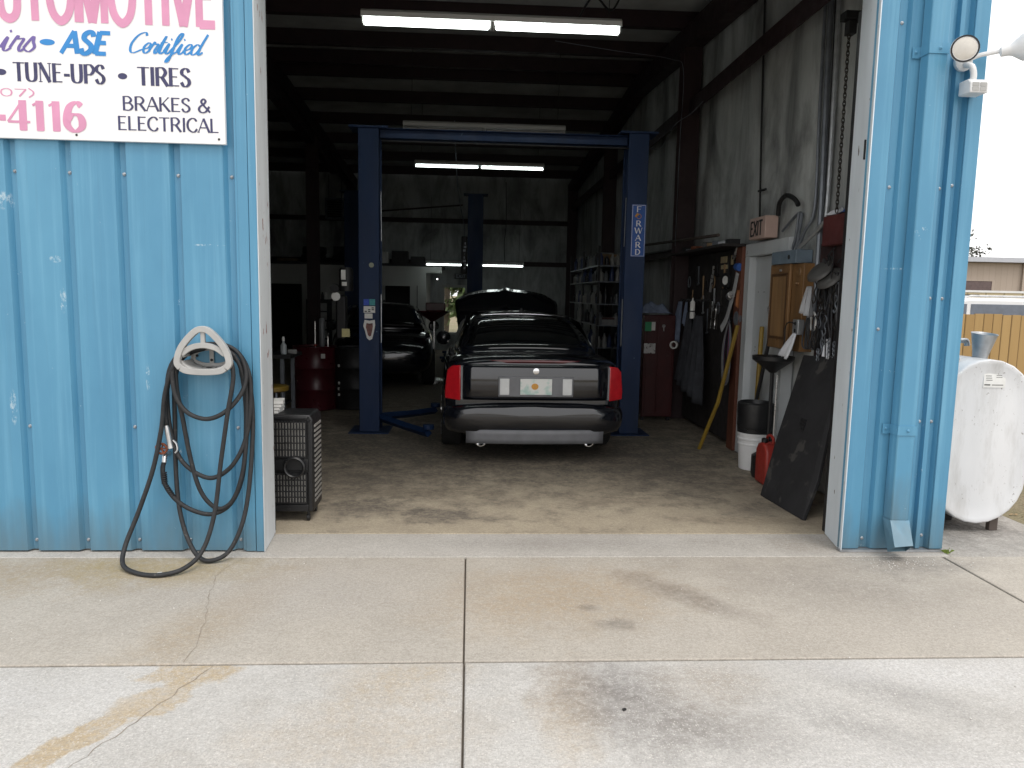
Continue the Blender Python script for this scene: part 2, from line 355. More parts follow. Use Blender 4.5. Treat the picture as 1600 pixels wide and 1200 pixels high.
m_jambdirty = M('peeling_jamb', (.66, .70, .73), .6, 0, .14, 5, (1, 1, .2), ((.25, .07, .06), 14, .66, (1, 1, .5)), .15)
def insulation():
    t = NT('sooty_insulation')
    a = t.ramp(t.noise(1.1, (1, 1, .55), 6, .62), .38, .66)
    col = t.mix(a, (.60, .63, .63), (.42, .445, .445))
    b = t.ramp(t.noise(1.7, (1, 1.0, .4), 7, .66, loc=(2, 6, 3), dist=.5), .45, .70, 0, .85)
    col = t.mix(b, col, (.055, .055, .057))
    c = t.ramp(t.noise(9, (1, 1, .15), 5, .7, loc=(6, 1, 3)), .5, .75, 0, .4)
    col = t.mix(c, col, (.15, .15, .145))
    t.bump(t.noise(7, (1, 1, .15), 4), .35, .02)
    return t.done(col, .6)
m_insul = insulation()
m_ceil = M('ceiling_insulation', (.52, .54, .53), .7, 0, .25, 1.5)
m_primer = M('maroon_primer', (.028, .013, .015), .55, 0, .25, 4)
m_navy = M('lift_blue', (.0025, .020, .072), .6, 0, .2, 3, (1, 1, .3), ((.12, .2, .3), 22, .7, (1, 1, .6)), .05)
m_dark = M('dark_steel', (.02, .02, .022), .5, .3, .3)
m_black = M('black_plastic', (.012, .0125, .014), .42, 0, .2, 9, bump=.03)
m_rubber = M('black_rubber', (.017, .018, .02), .6, 0, .3, 22, speck=((.07, .065, .06), 30, .66, (1, 1, 1)), bump=.06)
m_mat = M('black_foam', (.016, .016, .018), .75, 0, .35, 3, speck=((.05, .048, .046), 5, .6, (1, 1, 1)), bump=.1)
m_grey = M('grey_plastic', (.40, .40, .39), .45, 0, .08, 8)
m_galv = M('galvanised', (.42, .44, .46), .42, .7, .2, 12, bump=.05)
m_steel = M('bright_steel', (.6, .6, .6), .3, .9, .15, 10)
m_conduit = M('grey_conduit', (.2, .22, .25), .4, .5, .2, 8)
m_chain = M('rusty_chain', (.05, .045, .04), .5, .6, .4, 20)
m_rust = M('rusty_iron', (.22, .07, .035), .8, .1, .4, 30, bump=.2)
m_white = M('white_enamel', (.74, .745, .75), .4, 0, .05, 3)
m_sign = M('sign_white', (.86, .86, .865), .35, 0, .02, 2)
m_pink = M('sign_pink', (.68, .30, .47), .5, 0, .08, 6)
m_signblue = M('sign_blue', (.03, .24, .60), .5, 0, .08, 6)
m_signnavy = M('sign_navy', (.045, .045, .12), .5, 0, .2, 6)
m_signviolet = M('sign_violet', (.16, .12, .36), .5, 0, .12, 6)
m_door = M('white_door', (.50, .53, .55), .5, 0, .1, 3, (1, 1, .3), ((.1, .1, .1), 9, .7, (1, 1, 1)))
m_office = M('office_white', (.50, .51, .49), .6, 0, .06, 2)
m_wood = M('varnished_pine', (.20, .11, .045), .45, 0, .35, 9, (1, 1, .12), ((.09, .035, .01), 7, .68, (1, 1, .8)), .05)
m_wood2 = M('red_brown_board', (.13, .045, .026), .55, 0, .3, 7, (1, 1, .15))
m_peg = M('dark_board', (.022, .019, .019), .7, 0, .4, 5)
m_red = M('red_paint', (.05, .008, .009), .4, 0, .2, 6, speck=((.06, .02, .02), 14, .68, (1, 1, 1)))
m_maroon = M('maroon_drum', (.065, .006, .012), .32, 0, .25, 3)
m_redplastic = M('red_plastic', (.30, .028, .02), .45, 0, .15, 8)
m_yellow = M('yellow_paint', (.24, .155, .02), .5, 0, .2, 10, (1, 1, .3))
m_bluecloth = M('blue_grey_cloth', (.17, .21, .30), .9, 0, .25, 12, bump=.2)
m_darkcloth = M('dark_cloth', (.035, .037, .045), .95, 0, .3, 10, bump=.2)
m_whitecloth = M('white_cloth', (.6, .62, .66), .85, 0, .12, 10, bump=.2)
m_tarp = M('blue_tarp', (.03, .10, .36), .5, 0, .3, 9, bump=.3)
m_paper = M('paper', (.72, .72, .7), .7, 0, .08, 12)
m_card = M('cardboard', (.24, .16, .09), .8, 0, .2, 6)
m_boxgrey = M('grey_box', (.3, .3, .3), .7, 0, .25, 6)
m_signface = M('exit_face', (.52, .38, .33), .5, 0, .06, 5)
m_inkblack = M('ink_black', (.02, .02, .02), .6, 0, .1)
m_inkwhite = M('ink_white', (.78, .78, .78), .5, 0, .05)
m_placard = M('placard_blue', (.02, .09, .36), .35, 0, .1)
m_gold = M('emblem_orange', (.62, .3, .05), .5, 0, .2)
m_greensticker = M('green_sticker', (.03, .28, .12), .5, 0, .1)
m_bluesticker = M('blue_sticker', (.04, .09, .5), .5, 0, .2, 40)
m_teal = M('teal_sticker', (.06, .32, .34), .5, 0, .2, 40)
m_carpaint = M('black_car_paint', (.006, .0075, .012), .16, .2, .2, 2, coat=1)
m_glass = M('tinted_glass', (.004, .005, .006), .05, 0, .1, 2, coat=1)
m_lamp = M('red_lens', (.50, .012, .02), .15, 0, .15, 14, coat=1)
m_darklens = M('dark_red_lens', (.10, .01, .014), .2, 0, .2, 9, coat=1)
m_chrome = M('chrome', (.75, .76, .78), .1, 1, .05)
m_tyre = M('tyre_rubber', (.016, .016, .016), .85, 0, .3, 16, bump=.1)
m_bumpgrey = M('grey_bumper_insert', (.16, .165, .18), .45, 0, .15)
m_tube = emit('lit_tube', (.93, 1, .95), 5.5)
m_tube2 = emit('lit_far_tube', (.90, 1, .96), 4.0)
m_dead = M('unlit_tube', (.5, .5, .5), .4)
m_legbrown = M('leg_brown', (.09, .07, .06), .7)
def tank_paint():
    t = NT('tank_white')
    a = t.ramp(t.noise(2, (1, 1, .3), 6), .3, .7)
    col = t.mix(a, (.60, .61, .625), (.74, .745, .755))
    b = t.ramp(t.noise(5, (1, 1, .22), 7, .7, loc=(4, 2, 7)), .48, .72, 0, .7); col = t.mix(b, col, (.40, .39, .37))
    c = t.ramp(t.noise(34, (1, 1, .7), 6, .75, loc=(1, 1, 1)), .62, .65); c2 = t.ramp(t.noise(3.3, loc=(8, 3, 1)), .46, .58)
    col = t.mix(t.math('MULTIPLY', c, c2), col, (.16, .13, .11))
    return t.done(col, .5)
m_tank = tank_paint()
def planks(name, c1, c2, w, axis=0, gap=.35):
    """vertical boards of width w along object axis"""
    t = NT(name); sep = t.n('ShaderNodeSeparateXYZ'); t.l(t.co.outputs['Object'], sep.inputs[0])
    u = t.math('DIVIDE', sep.outputs[axis], w); fl = t.math('FLOOR', u)
    wn = t.n('ShaderNodeTexWhiteNoise', noise_dimensions='1D'); t.l(fl, wn.inputs['W'])
    gr = t.noise(5, (6, 6, .35), 6, .6)
    f = t.math('ADD', t.math('MULTIPLY', wn.outputs[0], .55), t.math('MULTIPLY', gr, .45))
    col = t.mix(f, c1, c2); fr = t.math('FRACT', u)
    e = t.math('MINIMUM', fr, t.math('SUBTRACT', 1, fr)); col = t.mix(t.ramp(e, .0, .06, .75, 0), col, tuple(x*gap for x in c1))
    t.bump(t.ramp(e, 0, .1), .4, .01)
    return t.done(col, .8)
m_fence = planks('fence_pine', (.36, .22, .085), (.50, .33, .14), .142)
m_cream = planks('cream_fence', (.52, .44, .28), (.62, .54, .36), .6)
m_siding = planks('tan_siding', (.40, .335, .28), (.43, .36, .305), .3, gap=.78)
m_whitecar = M('white_car_paint', (.76, .77, .79), .2, 0, .03, coat=1)
m_carglass = M('car_glass', (.08, .1, .14), .06, 0, .2, coat=1)
m_browndoor = M('brown_door', (.12, .085, .085), .5)
m_leaf = M('leaf_green', (.065, .10, .03), .6, 0, .5, 1.5)
m_leafgrey = M('leaf_grey', (.10, .105, .09), .7, 0, .4, 1.5)
m_bark = M('bark', (.1, .08, .06), .9)
def earth():
    t = NT('dry_ground')
    a = t.ramp(t.noise(1.2, detail=8, rough=.7), .35, .65); col = t.mix(a, (.22, .17, .10), (.33, .27, .18))
    b = t.ramp(t.noise(40, detail=6, rough=.8), .45, .6, 0, .8); col = t.mix(b, col, (.10, .08, .05))
    c = t.ramp(t.noise(.5, loc=(3, 3, 3)), .45, .65, 0, .6); col = t.mix(c, col, (.16, .17, .07))
    t.bump(t.noise(45, detail=6), .8, .03); return t.done(col, .95)
m_earth = earth()

# ---------------------------------------------------------------- ground, slabs
B(-400, 400, -60, 700, -.3, -.03).build('ground', m_earth, kind='structure')
def slab(name, m, x0, x1, y0, y1, z=0): return B(x0, x1, y0, y1, z-.14, z).build(name, m, kind='structure', bevel=.006)
slab('apron', m_apron, -9, -.014, -1.408, -.098)
slab('apron', m_apron, -.006, 3.05, -1.408, -.098)
slab('apron', m_apron, 3.066, 9, -1.408, -.098)
slab('apron', m_front, -9, -.012, -7, -1.422)
slab('apron', m_front, -.004, 9, -7, -1.422)
B(-9, 9, -7, .2, -.2, -.016).build('ground', M('joint_dirt', (.12, .10, .08), .95), kind='structure')
slab('threshold', m_thresh, -9, 3.12, -.09, .352)
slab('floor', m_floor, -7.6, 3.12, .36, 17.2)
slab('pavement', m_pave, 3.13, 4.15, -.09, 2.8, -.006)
def crack(pts, w):
    mb = MB(); P = smooth_pts([(x, y, 0) for x, y in pts], 7)
    for i, q in enumerate(P):
        j = random.uniform(-.012, .012); ww = w*random.uniform(.4, 1.3)
        mb.v += [(q[0]+j-ww, q[1], .0016), (q[0]+j+ww, q[1], .0016)]
        if i: mb.f.append((2*i-2, 2*i-1, 2*i+1, 2*i))
    mb.build('floor', m_joint, kind='structure')
m_joint = M('crack_dark', (.26, .22, .175), .95)
crack([(-1.36, -.12), (-1.42, -.4), (-1.36, -.7), (-1.28, -1.0), (-1.22, -1.4)], .0013)
crack([(-1.1, -1.43), (-1.17, -1.65), (-1.23, -1.85), (-1.33, -2.1), (-1.36, -2.5)], .0017)

# ---------------------------------------------------------------- workshop building
bld = thing('workshop_building', 'blue ribbed metal workshop with an open roll-up bay and dark interior', 'building')
def ribbed(x0, x1, z0, z1, rec, y=0.0):
    """sheet with vertical recesses rec=[(a,b)] cut 3 cm deep"""
    pr = [(x0, y)]
    for a, b in sorted(rec):
        s = min(.02, (b-a)*.3); pr += [(a, y), (a+s, y+.032), (b-s*.6, y+.032), (b, y)]
    pr.append((x1, y)); mb = MB()
    for i, (x, yy) in enumerate(pr):
        for z in (z0, z1): mb.v.append((x, yy, z))
        for z in (z0, z1): mb.v.append((x, y+.045, z))
    n = len(pr)
    for i in range(n-1):
        a, b = 4*i, 4*i+4
        mb.f += [(a, b, b+1, a+1), (a+2, a+3, b+3, b+2), (a, a+2, b+2, b), (a+1, b+1, b+3, a+3)]
    mb.f += [(0, 1, 3, 2), (4*n-4, 4*n-2, 4*n-1, 4*n-3)]
    return mb
def screws(mb, pts, y):
    for x, z in pts: mb.lathe([(.011, 0), (.011, .003), (.007, .006), (.0065, .010), (.002, .011)], (x, y, z), (0, -1, 0), 8)
xs = [-1.388-.3085*i for i in range(20)]
rec = [(x-.066, x) for x in xs]
wl = ribbed(-7.6, -1.372, .012, 5.05, rec)
wl.build('front_wall', m_blue, bld)
def screw_set(pts, par):
    for p in pts: sm = MB(); screws(sm, [p], .032); sm.build('screw', m_galv, par, smooth=True)
screw_set([(x-.026, z) for x in xs[:5] for z in (.07, 2.28)]+[(x-.026, .78) for x in xs[:5:2]], bld)
tr = MB(); tr.box(-1.374, -1.312, -.004, .04, .006, 5.05); tr.box(-1.309, -1.262, -.008, .04, .006, 5.05); tr.build('corner_trim', m_blue, bld, bevel=.003)
wr = ribbed(2.432, 3.02, .02, 5.05, [(2.55, 2.63), (2.888, 2.935), (2.962, 3.018)]); wr.build('front_wall', m_blue, bld)
screw_set([(2.588, z) for z in (.08, 1.45, 2.33, 3.3)]+[(2.91, z) for z in (.08, .86, 1.65, 2.33)]+[(2.99, z) for z in (.1, .86, 1.65, 2.35)], bld)
B(3.021, 3.112, -.012, .05, .02, 5.05).build('corner_trim', m_blue, bld, bevel=.004)
B(2.425, 3.115, -.02, .04, .002, .016).build('base_flashing', m_galv, bld)
B(-1.2615, 2.4315, -.004, .04, 3.639, 5.05).build('front_wall', m_blue, bld)
# linings behind the front sheets
B(-7.6, -1.30, .05, .2, .003, 5.0).build('inner_lining', m_insul, bld)
B(2.52, 3.05, .05, .2, .003, 5.0).build('inner_lining', m_insul, bld)
B(-1.299, 2.519, .05, .2, 3.64, 5.0).build('inner_lining', m_insul, bld)
# side and back walls
rs = MB()
rs.box(3.06, 3.11, .051, 17.2, .003, 5.6); rs.build('side_wall', m_blue, bld)
B(-7.65, -7.602, 0, 17.2, .003, 5.6).build('side_wall', m_insul, bld)
bw = MB(); bw.box(-7.6, -.82, 17.02, 17.12, .003, 5.3); bw.box(-.10, 3.05, 17.02, 17.12, .003, 5.3); bw.box(-.82, -.10, 17.02, 17.12, 1.88, 5.3); bw.box(-.82, -.10, 17.02, 17.12, .003, .45)
bw.build('back_wall', m_insul, bld)
def zr(y): return 4.46+.068*min(y, 17-y)
def sag(u, v):
    y = .22+u*16.7; z = .02+v*(zr(y)+.4)
    a = abs(math.sin(math.pi*y/1.22+.35*math.sin(z*1.3)))
    seam = math.exp(-((y/1.22) % 1-.5)**2*900)
    return (2.985-.035*a*(1-abs(2*v-1)**4)-.016*math.sin(y*5.1+z*.8)-.012*seam, y, z)
MB().grid(240, 24, sag).build('insulation_lining', m_insul, bld, smooth=True, angle=80)
# roof and framing
rf = MB()
for ya, yb in ((.2, 8.5), (8.5, 17.0)):
    rf.add([(x, y, zr(y)+.52+d) for d in (0, .08) for y in (ya, yb) for x in (-7.6, 3.1)], [(0, 1, 3, 2), (4, 6, 7, 5), (0, 4, 5, 1), (2, 3, 7, 6), (0, 2, 6, 4), (1, 5, 7, 3)])
rf.build('roof', m_ceil, bld)
for y in (1.2, 2.6, 4.0, 5.5, 7.0, 8.15, 8.85, 10.15, 11.6, 13.1, 14.6, 16.1):
    z = zr(y)+.3
    p = MB(); p.box(-7.5, 3.0, y-.008, y+.008, z, z+.21); p.box(-7.5, 3.0, y+.0085, y+.09, z, z+.012); p.build('purlin', m_primer, bld)
def beam_y(x0, x1, d, y0, y1):
    mb = MB()
    ys = [y0, 8.5, y1]; 
    for ya, yb in zip(ys, ys[1:]): mb.add([(x, y, zr(y)+o) for o in (0, d) for y in (ya, yb) for x in (x0, x1)], [(0, 1, 3, 2), (4, 6, 7, 5), (0, 4, 5, 1), (2, 3, 7, 6), (0, 2, 6, 4), (1, 5, 7, 3)])
    return mb
beam_y(2.74, 2.93, .29, .22, 16.9).build('rafter', m_primer, bld)
beam_y(-3.42, -3.2, .29, .22, 16.9).build('rafter', m_primer, bld)
beam_y(-3.4, -3.22, -.22, 3.0, 14.0).build('rafter_web', m_primer, bld)
for (x, y) in ((2.7, 5.22), (2.7, 10.7), (2.7, 16.3), (-3.42, 11.3), (-3.42, 16.4)):
    c = MB(); c.box(x, x+.235, y, y+.012, .003, zr(y)); c.box(x, x+.235, y+.19, y+.202, .003, zr(y)); c.box(x+.11, x+.12, y+.0125, y+.1895, .003, zr(y)); c.build('column', m_primer, bld)
for (y0, y1) in ((.22, 5.21), (5.43, 10.69), (10.91, 16.29)):
    for z, h in ((3.97, .19), (2.2, .1)):
        if z < 3 and y0 < 1: continue
        g = MB(); g.box(2.79, 2.805, y0, y1, z, z+h); g.box(2.806, 2.93, y0, y1, z+h-.012, z+h); g.build('girt', m_primer, bld)
for z in (3.62, 2.45):
    B(-7.5, 2.9, 16.93, 17.0, z, z+.13).build('girt', m_primer, bld)
# cable bracing rods under the roof at the left
for a, b in (((-3.3, 4.2, 4.6), (-7.2, 8.6, 4.9)), ((-3.3, 8.6, 4.9), (-7.2, 4.2, 4.6)), ((-2.3, 13.4, 3.52), (-.2, 13.4, 3.72))):
    MB().tube([a, b], .02, 6).build('brace_rod', m_primer, bld)
# bay frame
jl = MB(); jl.prism([(-1.2615, -.012), (-1.256, -.012), (-1.286, .355), (-1.298, .355)], .003, 3.62, lambda a, b, d: (a, b, d)); jl.build('door_jamb', m_jambdirty, bld, bevel=.003)
jr = MB(); jr.prism([(2.4315, -.018), (2.424, -.018), (2.500, .355), (2.513, .355)], .003, 3.62, lambda a, b, d: (a, b, d)); jr.build('door_jamb', m_jamb, bld, bevel=.003)
B(-1.255, 2.425, .05, .345, 3.621, 3.638).build('door_head', m_jamb, bld)
g = MB(); g.box(2.518, 2.56, .368, .372, .003, 3.5); g.box(2.518, 2.522, .3725, .43, .003, 3.5); g.build('door_guide', m_dark, bld)
g = MB(); g.box(-1.34, -1.302, .368, .372, .003, 3.5); g.box(-1.306, -1.302, .3725, .43, .003, 3.5); g.build('door_guide', m_dark, bld)
MB().lathe([(.17, -1.9), (.17, 1.9)], (.6, .62, 4.02), (1, 0, 0), 20).build('rolled_door_curtain', m_galv, bld, smooth=True)
# latch slot on the right jamb
B(2.4305, 2.442, .07, .075, 2.5, 2.62).build('latch_slot', m_dark, bld)
# back glazed door
gd = MB(); gd.box(-.82, -.75, 16.98, 17.05, .45, 1.88); gd.box(-.16, -.10, 16.98, 17.05, .45, 1.88); gd.box(-.75, -.16, 16.98, 17.05, 1.81, 1.88); gd.box(-.75, -.16, 16.98, 17.05, .45, .52); gd.build('window_frame', m_office, bld)
gp = NT('clear_pane'); gp.b.inputs['Transmission Weight'].default_value = 1; gp.b.inputs['IOR'].default_value = 1.01; m_pane = gp.done((.95, .97, .96), .02)
B(-.75, -.16, 17.0, 17.006, .52, 1.81).build('window_pane', m_pane, bld)
# office box at the back left
off = thing('office_room', 'white office room with dark openings at the back left of the shop', 'room', (-3.2, 14.6, 0))
ow = MB()
for a, b, c, d in ((-7.5, -5.05, 0, 2.3), (-5.05, -4.27, 1.8, 2.3), (-4.27, -2.18, 0, 2.3), (-2.18, -1.54, 1.8, 2.3), (-2.18, -1.54, 0, 1.06), (-1.54, -1.14, 0, 2.3), (-1.14, -.74, 2.14, 2.3)):
    ow.box(a, b, 14.6, 14.7, c+.003, d)
ow.build('front_wall', m_office, off)
B(-7.5, -.72, 14.58, 16.85, 2.305, 2.37).build('storage_deck', m_dark, off)
B(-1.24, -1.14, 14.705, 16.8, .003, 2.3).build('side_wall', m_office, off)
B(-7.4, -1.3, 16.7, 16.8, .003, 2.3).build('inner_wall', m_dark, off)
tm = MB(); tm.box(-2.2, -1.52, 14.585, 14.598, 1.8, 1.83); tm.box(-2.2, -1.52, 14.585, 14.598, 1.03, 1.06); tm.box(-2.2, -2.18, 14.585, 14.598, 1.06, 1.8); tm.box(-1.54, -1.52, 14.585, 14.598, 1.06, 1.8); tm.build('window_trim', m_office, off)
dl = MB(); dl.box(-1.365, -1.35, 14.59, 14.599, .02, 1.82); dl.build('door_gap', m_dark, off)
B(-2.15, -1.55, 14.66, 14.67, 1.42, 1.45).build('window_bar', m_dark, off)
# ---------------------------------------------------------------- shop sign
sg = thing('shop_sign', 'white painted shop sign with pink and blue lettering, screwed on the blue wall', 'sign', (-3.4, -.02, 2.455))
B(-5.4, -1.425, -.03, -.004, 2.455, 3.9).build('panel', m_sign, sg, bevel=.002)
fs = lambda x, z, l: (x, -.0312-l, z)
def sline(txt, x0, x1, z, h, m, **k):
    letters(MB(), txt, x0, x1, z, h, fs, **k).build('lettering', m, sg)
sline('AUTOMOTIVE', -2.80, -1.455, 3.098, .33, m_pink, thin=.15, thick=.125, shear=0)
sline('irs', -2.655, -2.46, 2.93, .15, m_signviolet, thin=.035, thick=.12, shear=.35)
sline('ASE', -2.325, -2.07, 2.928, .122, m_signblue, thin=.19, thick=.25, shear=.28)
d = MB(); ellipse(d, -2.395, 2.985, .042, .017, fs); d.build('lettering', m_signblue, sg)
sline('certified', -1.965, -1.545, 2.945, .112, m_signblue, thin=.04, thick=.13, shear=.4)
sline('TUNE-UPS', -2.592, -2.085, 2.768, .104, m_signnavy, thin=.06, thick=.19, serif=.2)
sline('TIRES', -1.91, -1.61, 2.768, .102, m_signnavy, thin=.06, thick=.2, serif=.2)
d = MB(); ellipse(d, -1.99, 2.815, .026, .017, fs); ellipse(d, -2.655, 2.815, .028, .017, fs); d.build('lettering', m_signnavy, sg)
sline('07)', -2.67, -2.475, 2.685, .042, m_pink, thin=.09, thick=.22)
sline('-4116', -2.715, -2.205, 2.50, .165, m_pink, thin=.08, thick=.26, serif=.2)
sline('BRAKES &', -2.0, -1.5, 2.628, .078, m_signnavy, thin=.075, thick=.165, serif=.16)
sline('ELECTRICAL', -2.03, -1.46, 2.518, .078, m_signnavy, thin=.075, thick=.165, serif=.16)
sc = MB()
for x in (-2.26, -1.462, -3.1, -3.9): sc.lathe([(.007, 0), (.006, .003)], (x, -.030, 2.483), (0, -1, 0), 10)
sc.build('screw', m_inkblack, sg)

# ---------------------------------------------------------------- hose hanger and hose
hh = thing('hose_hanger', 'grey moulded hose hanger screwed to the blue ribbed wall', 'hose hanger', (-1.545, 0, 1.16))
cx = -1.545
def tri(w, zt, zb, y): return [(cx-w*.86, y, zb), (cx-w, y, zb+.035), (cx-w*.82, y, zb+.12), (cx-w*.34, y, zt-.022), (cx, y, zt), (cx+w*.34, y, zt-.022), (cx+w*.82, y, zb+.12), (cx+w, y, zb+.035), (cx+w*.86, y, zb)]
f = MB(); f.tube(tri(.148, 1.392, 1.165, -.155), .027, 4, False, (.9, .92, (0, 1, 0)), 6)
f.tube([(cx-.128, -.155, 1.165), (cx-.09, -.155, 1.148), (cx, -.157, 1.142), (cx+.09, -.155, 1.148), (cx+.124, -.155, 1.167)], .028, 4, False, (.85, .9, (0, 1, 0)), 6)
f.build('front_frame', m_grey, hh, bevel=.004)
f = MB(); f.tube([(cx-.125, -.15, 1.245), (cx-.07, -.15, 1.283), (cx, -.15, 1.297), (cx+.07, -.15, 1.283), (cx+.125, -.15, 1.245)], .024, 4, False, (.7, .95, (0, 1, 0)), 6)
f.tube([(cx, -.15, 1.29), (cx, -.152, 1.40)], .018, 4, False, (.8, 1, (0, 1, 0))); f.build('mullion', m_grey, hh, bevel=.003)
f = MB()
def trough(u, v):
    a = math.pi*(1.0+u); return (cx+.128*math.cos(a)*(1-.12*v), -.15+v*.14, 1.205+.055*math.sin(a)*(1-.1*v))
f.grid(16, 4, trough); f.build('cradle', m_grey, hh, smooth=True, solid=.008)
def arch(u, v):
    a = math.pi*u; return (cx+.122*math.cos(a), -.145+v*.135, 1.225+.062*math.sin(a))
MB().grid(16, 3, arch).build('saddle', m_grey, hh, smooth=True, solid=.008)
f = MB()
f.tube([(cx-.11, -.012, 1.2), (cx-.08, -.012, 1.255), (cx, -.012, 1.272), (cx+.08, -.012, 1.255), (cx+.11, -.012, 1.2), (cx+.06, -.012, 1.172), (cx, -.012, 1.168), (cx-.06, -.012, 1.172)], .013, 8, True, (.6, 1.2, (0, 1, 0)), 4)
f.box(cx-.012, cx+.012, -.018, -.006, 1.172, 1.268)
f.build('back_plate', m_grey, hh, smooth=True)
f = MB()
for x, z in ((-.085, 1.225), (-.045, 1.262), (.0, 1.2), (.06, 1.262), (.095, 1.225)): f.lathe([(.009, 0), (.007, .006)], (cx+x, -.019, z), (0, -1, 0), 8)
for x in (-.05, 0, .05): f.box(cx+x-.014, cx+x+.014, -.07, -.035, 1.1575, 1.1615)
f.build('screw', m_dark, hh)

ho = thing('air_hose', 'black rubber air hose looped over the grey hanger, lowest loop on the concrete', 'hose', (-1.6, -.1, 0))
h = MB(); r = .0135
y = -.06
# nested loops hung over the saddle, each from left over the top to right
loops = [
 [(-1.70, -.10, 1.24), (-1.735, -.12, 1.14), (-1.72, -.13, 1.0), (-1.655, -.135, .9), (-1.54, -.14, .862), (-1.43, -.13, .91), (-1.345, -.10, 1.02), (-1.325, -.08, 1.13), (-1.365, -.07, 1.24), (-1.45, -.07, 1.295), (-1.56, -.09, 1.30)],
 [(-1.56, -.07, 1.295), (-1.70, -.06, 1.25), (-1.785, -.05, 1.13), (-1.80, -.05, .92), (-1.775, -.06, .72), (-1.715, -.075, .59), (-1.615, -.08, .51), (-1.525, -.08, .495), (-1.42, -.08, .57), (-1.345, -.065, .72), (-1.31, -.06, .92), (-1.315, -.055, 1.12), (-1.38, -.05, 1.25), (-1.48, -.05, 1.292)],
 [(-1.62, -.11, 1.28), (-1.71, -.11, 1.2), (-1.725, -.10, 1.05), (-1.70, -.09, .86), (-1.665, -.085, .62), (-1.62, -.08, .43), (-1.56, -.075, .33), (-1.49, -.075, .30), (-1.415, -.07, .37), (-1.36, -.065, .55), (-1.335, -.06, .8), (-1.335, -.06, 1.05), (-1.39, -.08, 1.23), (-1.5, -.09, 1.29)],
 [(-1.58, -.035, 1.27), (-1.70, -.035, 1.22), (-1.755, -.04, 1.08), (-1.765, -.04, .8), (-1.765, -.05, .5), (-1.74, -.075, .28), (-1.68, -.12, .12), (-1.60, -.18, .035), (-1.52, -.20, .018), (-1.43, -.16, .06), (-1.36, -.11, .22), (-1.325, -.07, .45), (-1.305, -.04, .8), (-1.32, -.035, 1.05), (-1.39, -.035, 1.2), (-1.5, -.035, 1.265)],
 [(-1.60, -.125, 1.29), (-1.71, -.125, 1.2), (-1.785, -.11, 1.02), (-1.82, -.10, .8), (-1.875, -.11, .55), (-1.955, -.14, .3), (-2.01, -.20, .12), (-1.985, -.30, .035), (-1.88, -.38, .0145), (-1.74, -.42, .0145), (-1.62, -.36, .03), (-1.55, -.25, .10), (-1.5, -.18, .3), (-1.465, -.15, .6), (-1.42, -.14, .9), (-1.385, -.13, 1.12), (-1.42, -.12, 1.25), (-1.5, -.11, 1.29)],
 [(-1.825, -.07, .585), (-1.835, -.07, .54), (-1.825, -.07, .45), (-1.76, -.07, .35), (-1.66, -.07, .285), (-1.545, -.07, .265), (-1.44, -.065, .33), (-1.37, -.05, .5), (-1.345, -.04, .8), (-1.35, -.035, 1.0), (-1.37, -.03, 1.15)],
 [(-1.56, -.05, 1.28), (-1.69, -.075, 1.235), (-1.765, -.08, 1.12), (-1.80, -.075, .95), (-1.805, -.075, .83)],
]
for lp in loops: h.tube(lp, r, 10, k=8)
h.build('hose', m_rubber, ho, smooth=True)
n = MB(); n.lathe([(.0165, 0), (.0165, .03), (.013, .035)], (-1.804, -.075, .845), (.05, 0, -1), 12); n.build('ferrule', m_rubber, ho, smooth=True)
n = MB(); n.lathe([(.013, 0), (.016, .02), (.017, .05), (.015, .10), (.0165, .125), (.018, .14), (.012, .142)], (-1.803, -.075, .81), (.16, 0, -1), 14)
n.tube([(-1.765, -.075, .72), (-1.745, -.08, .70), (-1.738, -.085, .665), (-1.752, -.085, .645)], .006, 6, k=4); n.build('nozzle', m_steel, ho, smooth=True)
n = MB()
for i in range(13): 
    t = i/12; a = 0
    x = -1.829+.003*math.sin(t*3)+max(0, t-.5)*.085; z = .52-.135*t
    n.lathe([(.016, -.003), (.019, 0), (.016, .003)], (x, -.07, z), (.25*t, 0, 1), 10)
n.build('spring_guard', m_dark, ho, smooth=True)
wt = thing('wall_tap', 'small wall tap with a rusty hand wheel beside the hanging hose', 'tap', (-1.83, -.02, .6))
n = MB(); n.lathe([(.016, 0), (.016, .05), (.012, .055), (.012, .075)], (-1.828, .025, .625), (0, -1, 0), 12); n.tube([(-1.828, -.04, .625), (-1.826, -.06, .61), (-1.825, -.07, .582)], [.017, .015, .014], 10); n.build('valve_body', m_steel, wt, smooth=True)
n = MB()
n.tube([(-1.835+.032*math.cos(a*math.pi/8)*(1+.1*math.cos(a*math.pi*5/8)), -.075, .668+.03*math.sin(a*math.pi/8)) for a in range(16)], .0075, 6, True)
for a in range(5): n.tube([(-1.835, -.075, .668), (-1.835+.03*math.cos(a*1.2566), -.075, .668+.028*math.sin(a*1.2566))], .005, 5)
n.tube([(-1.835, -.082, .668), (-1.83, -.05, .64)], .006, 6); n.build('hand_wheel', m_rust, wt, smooth=True)

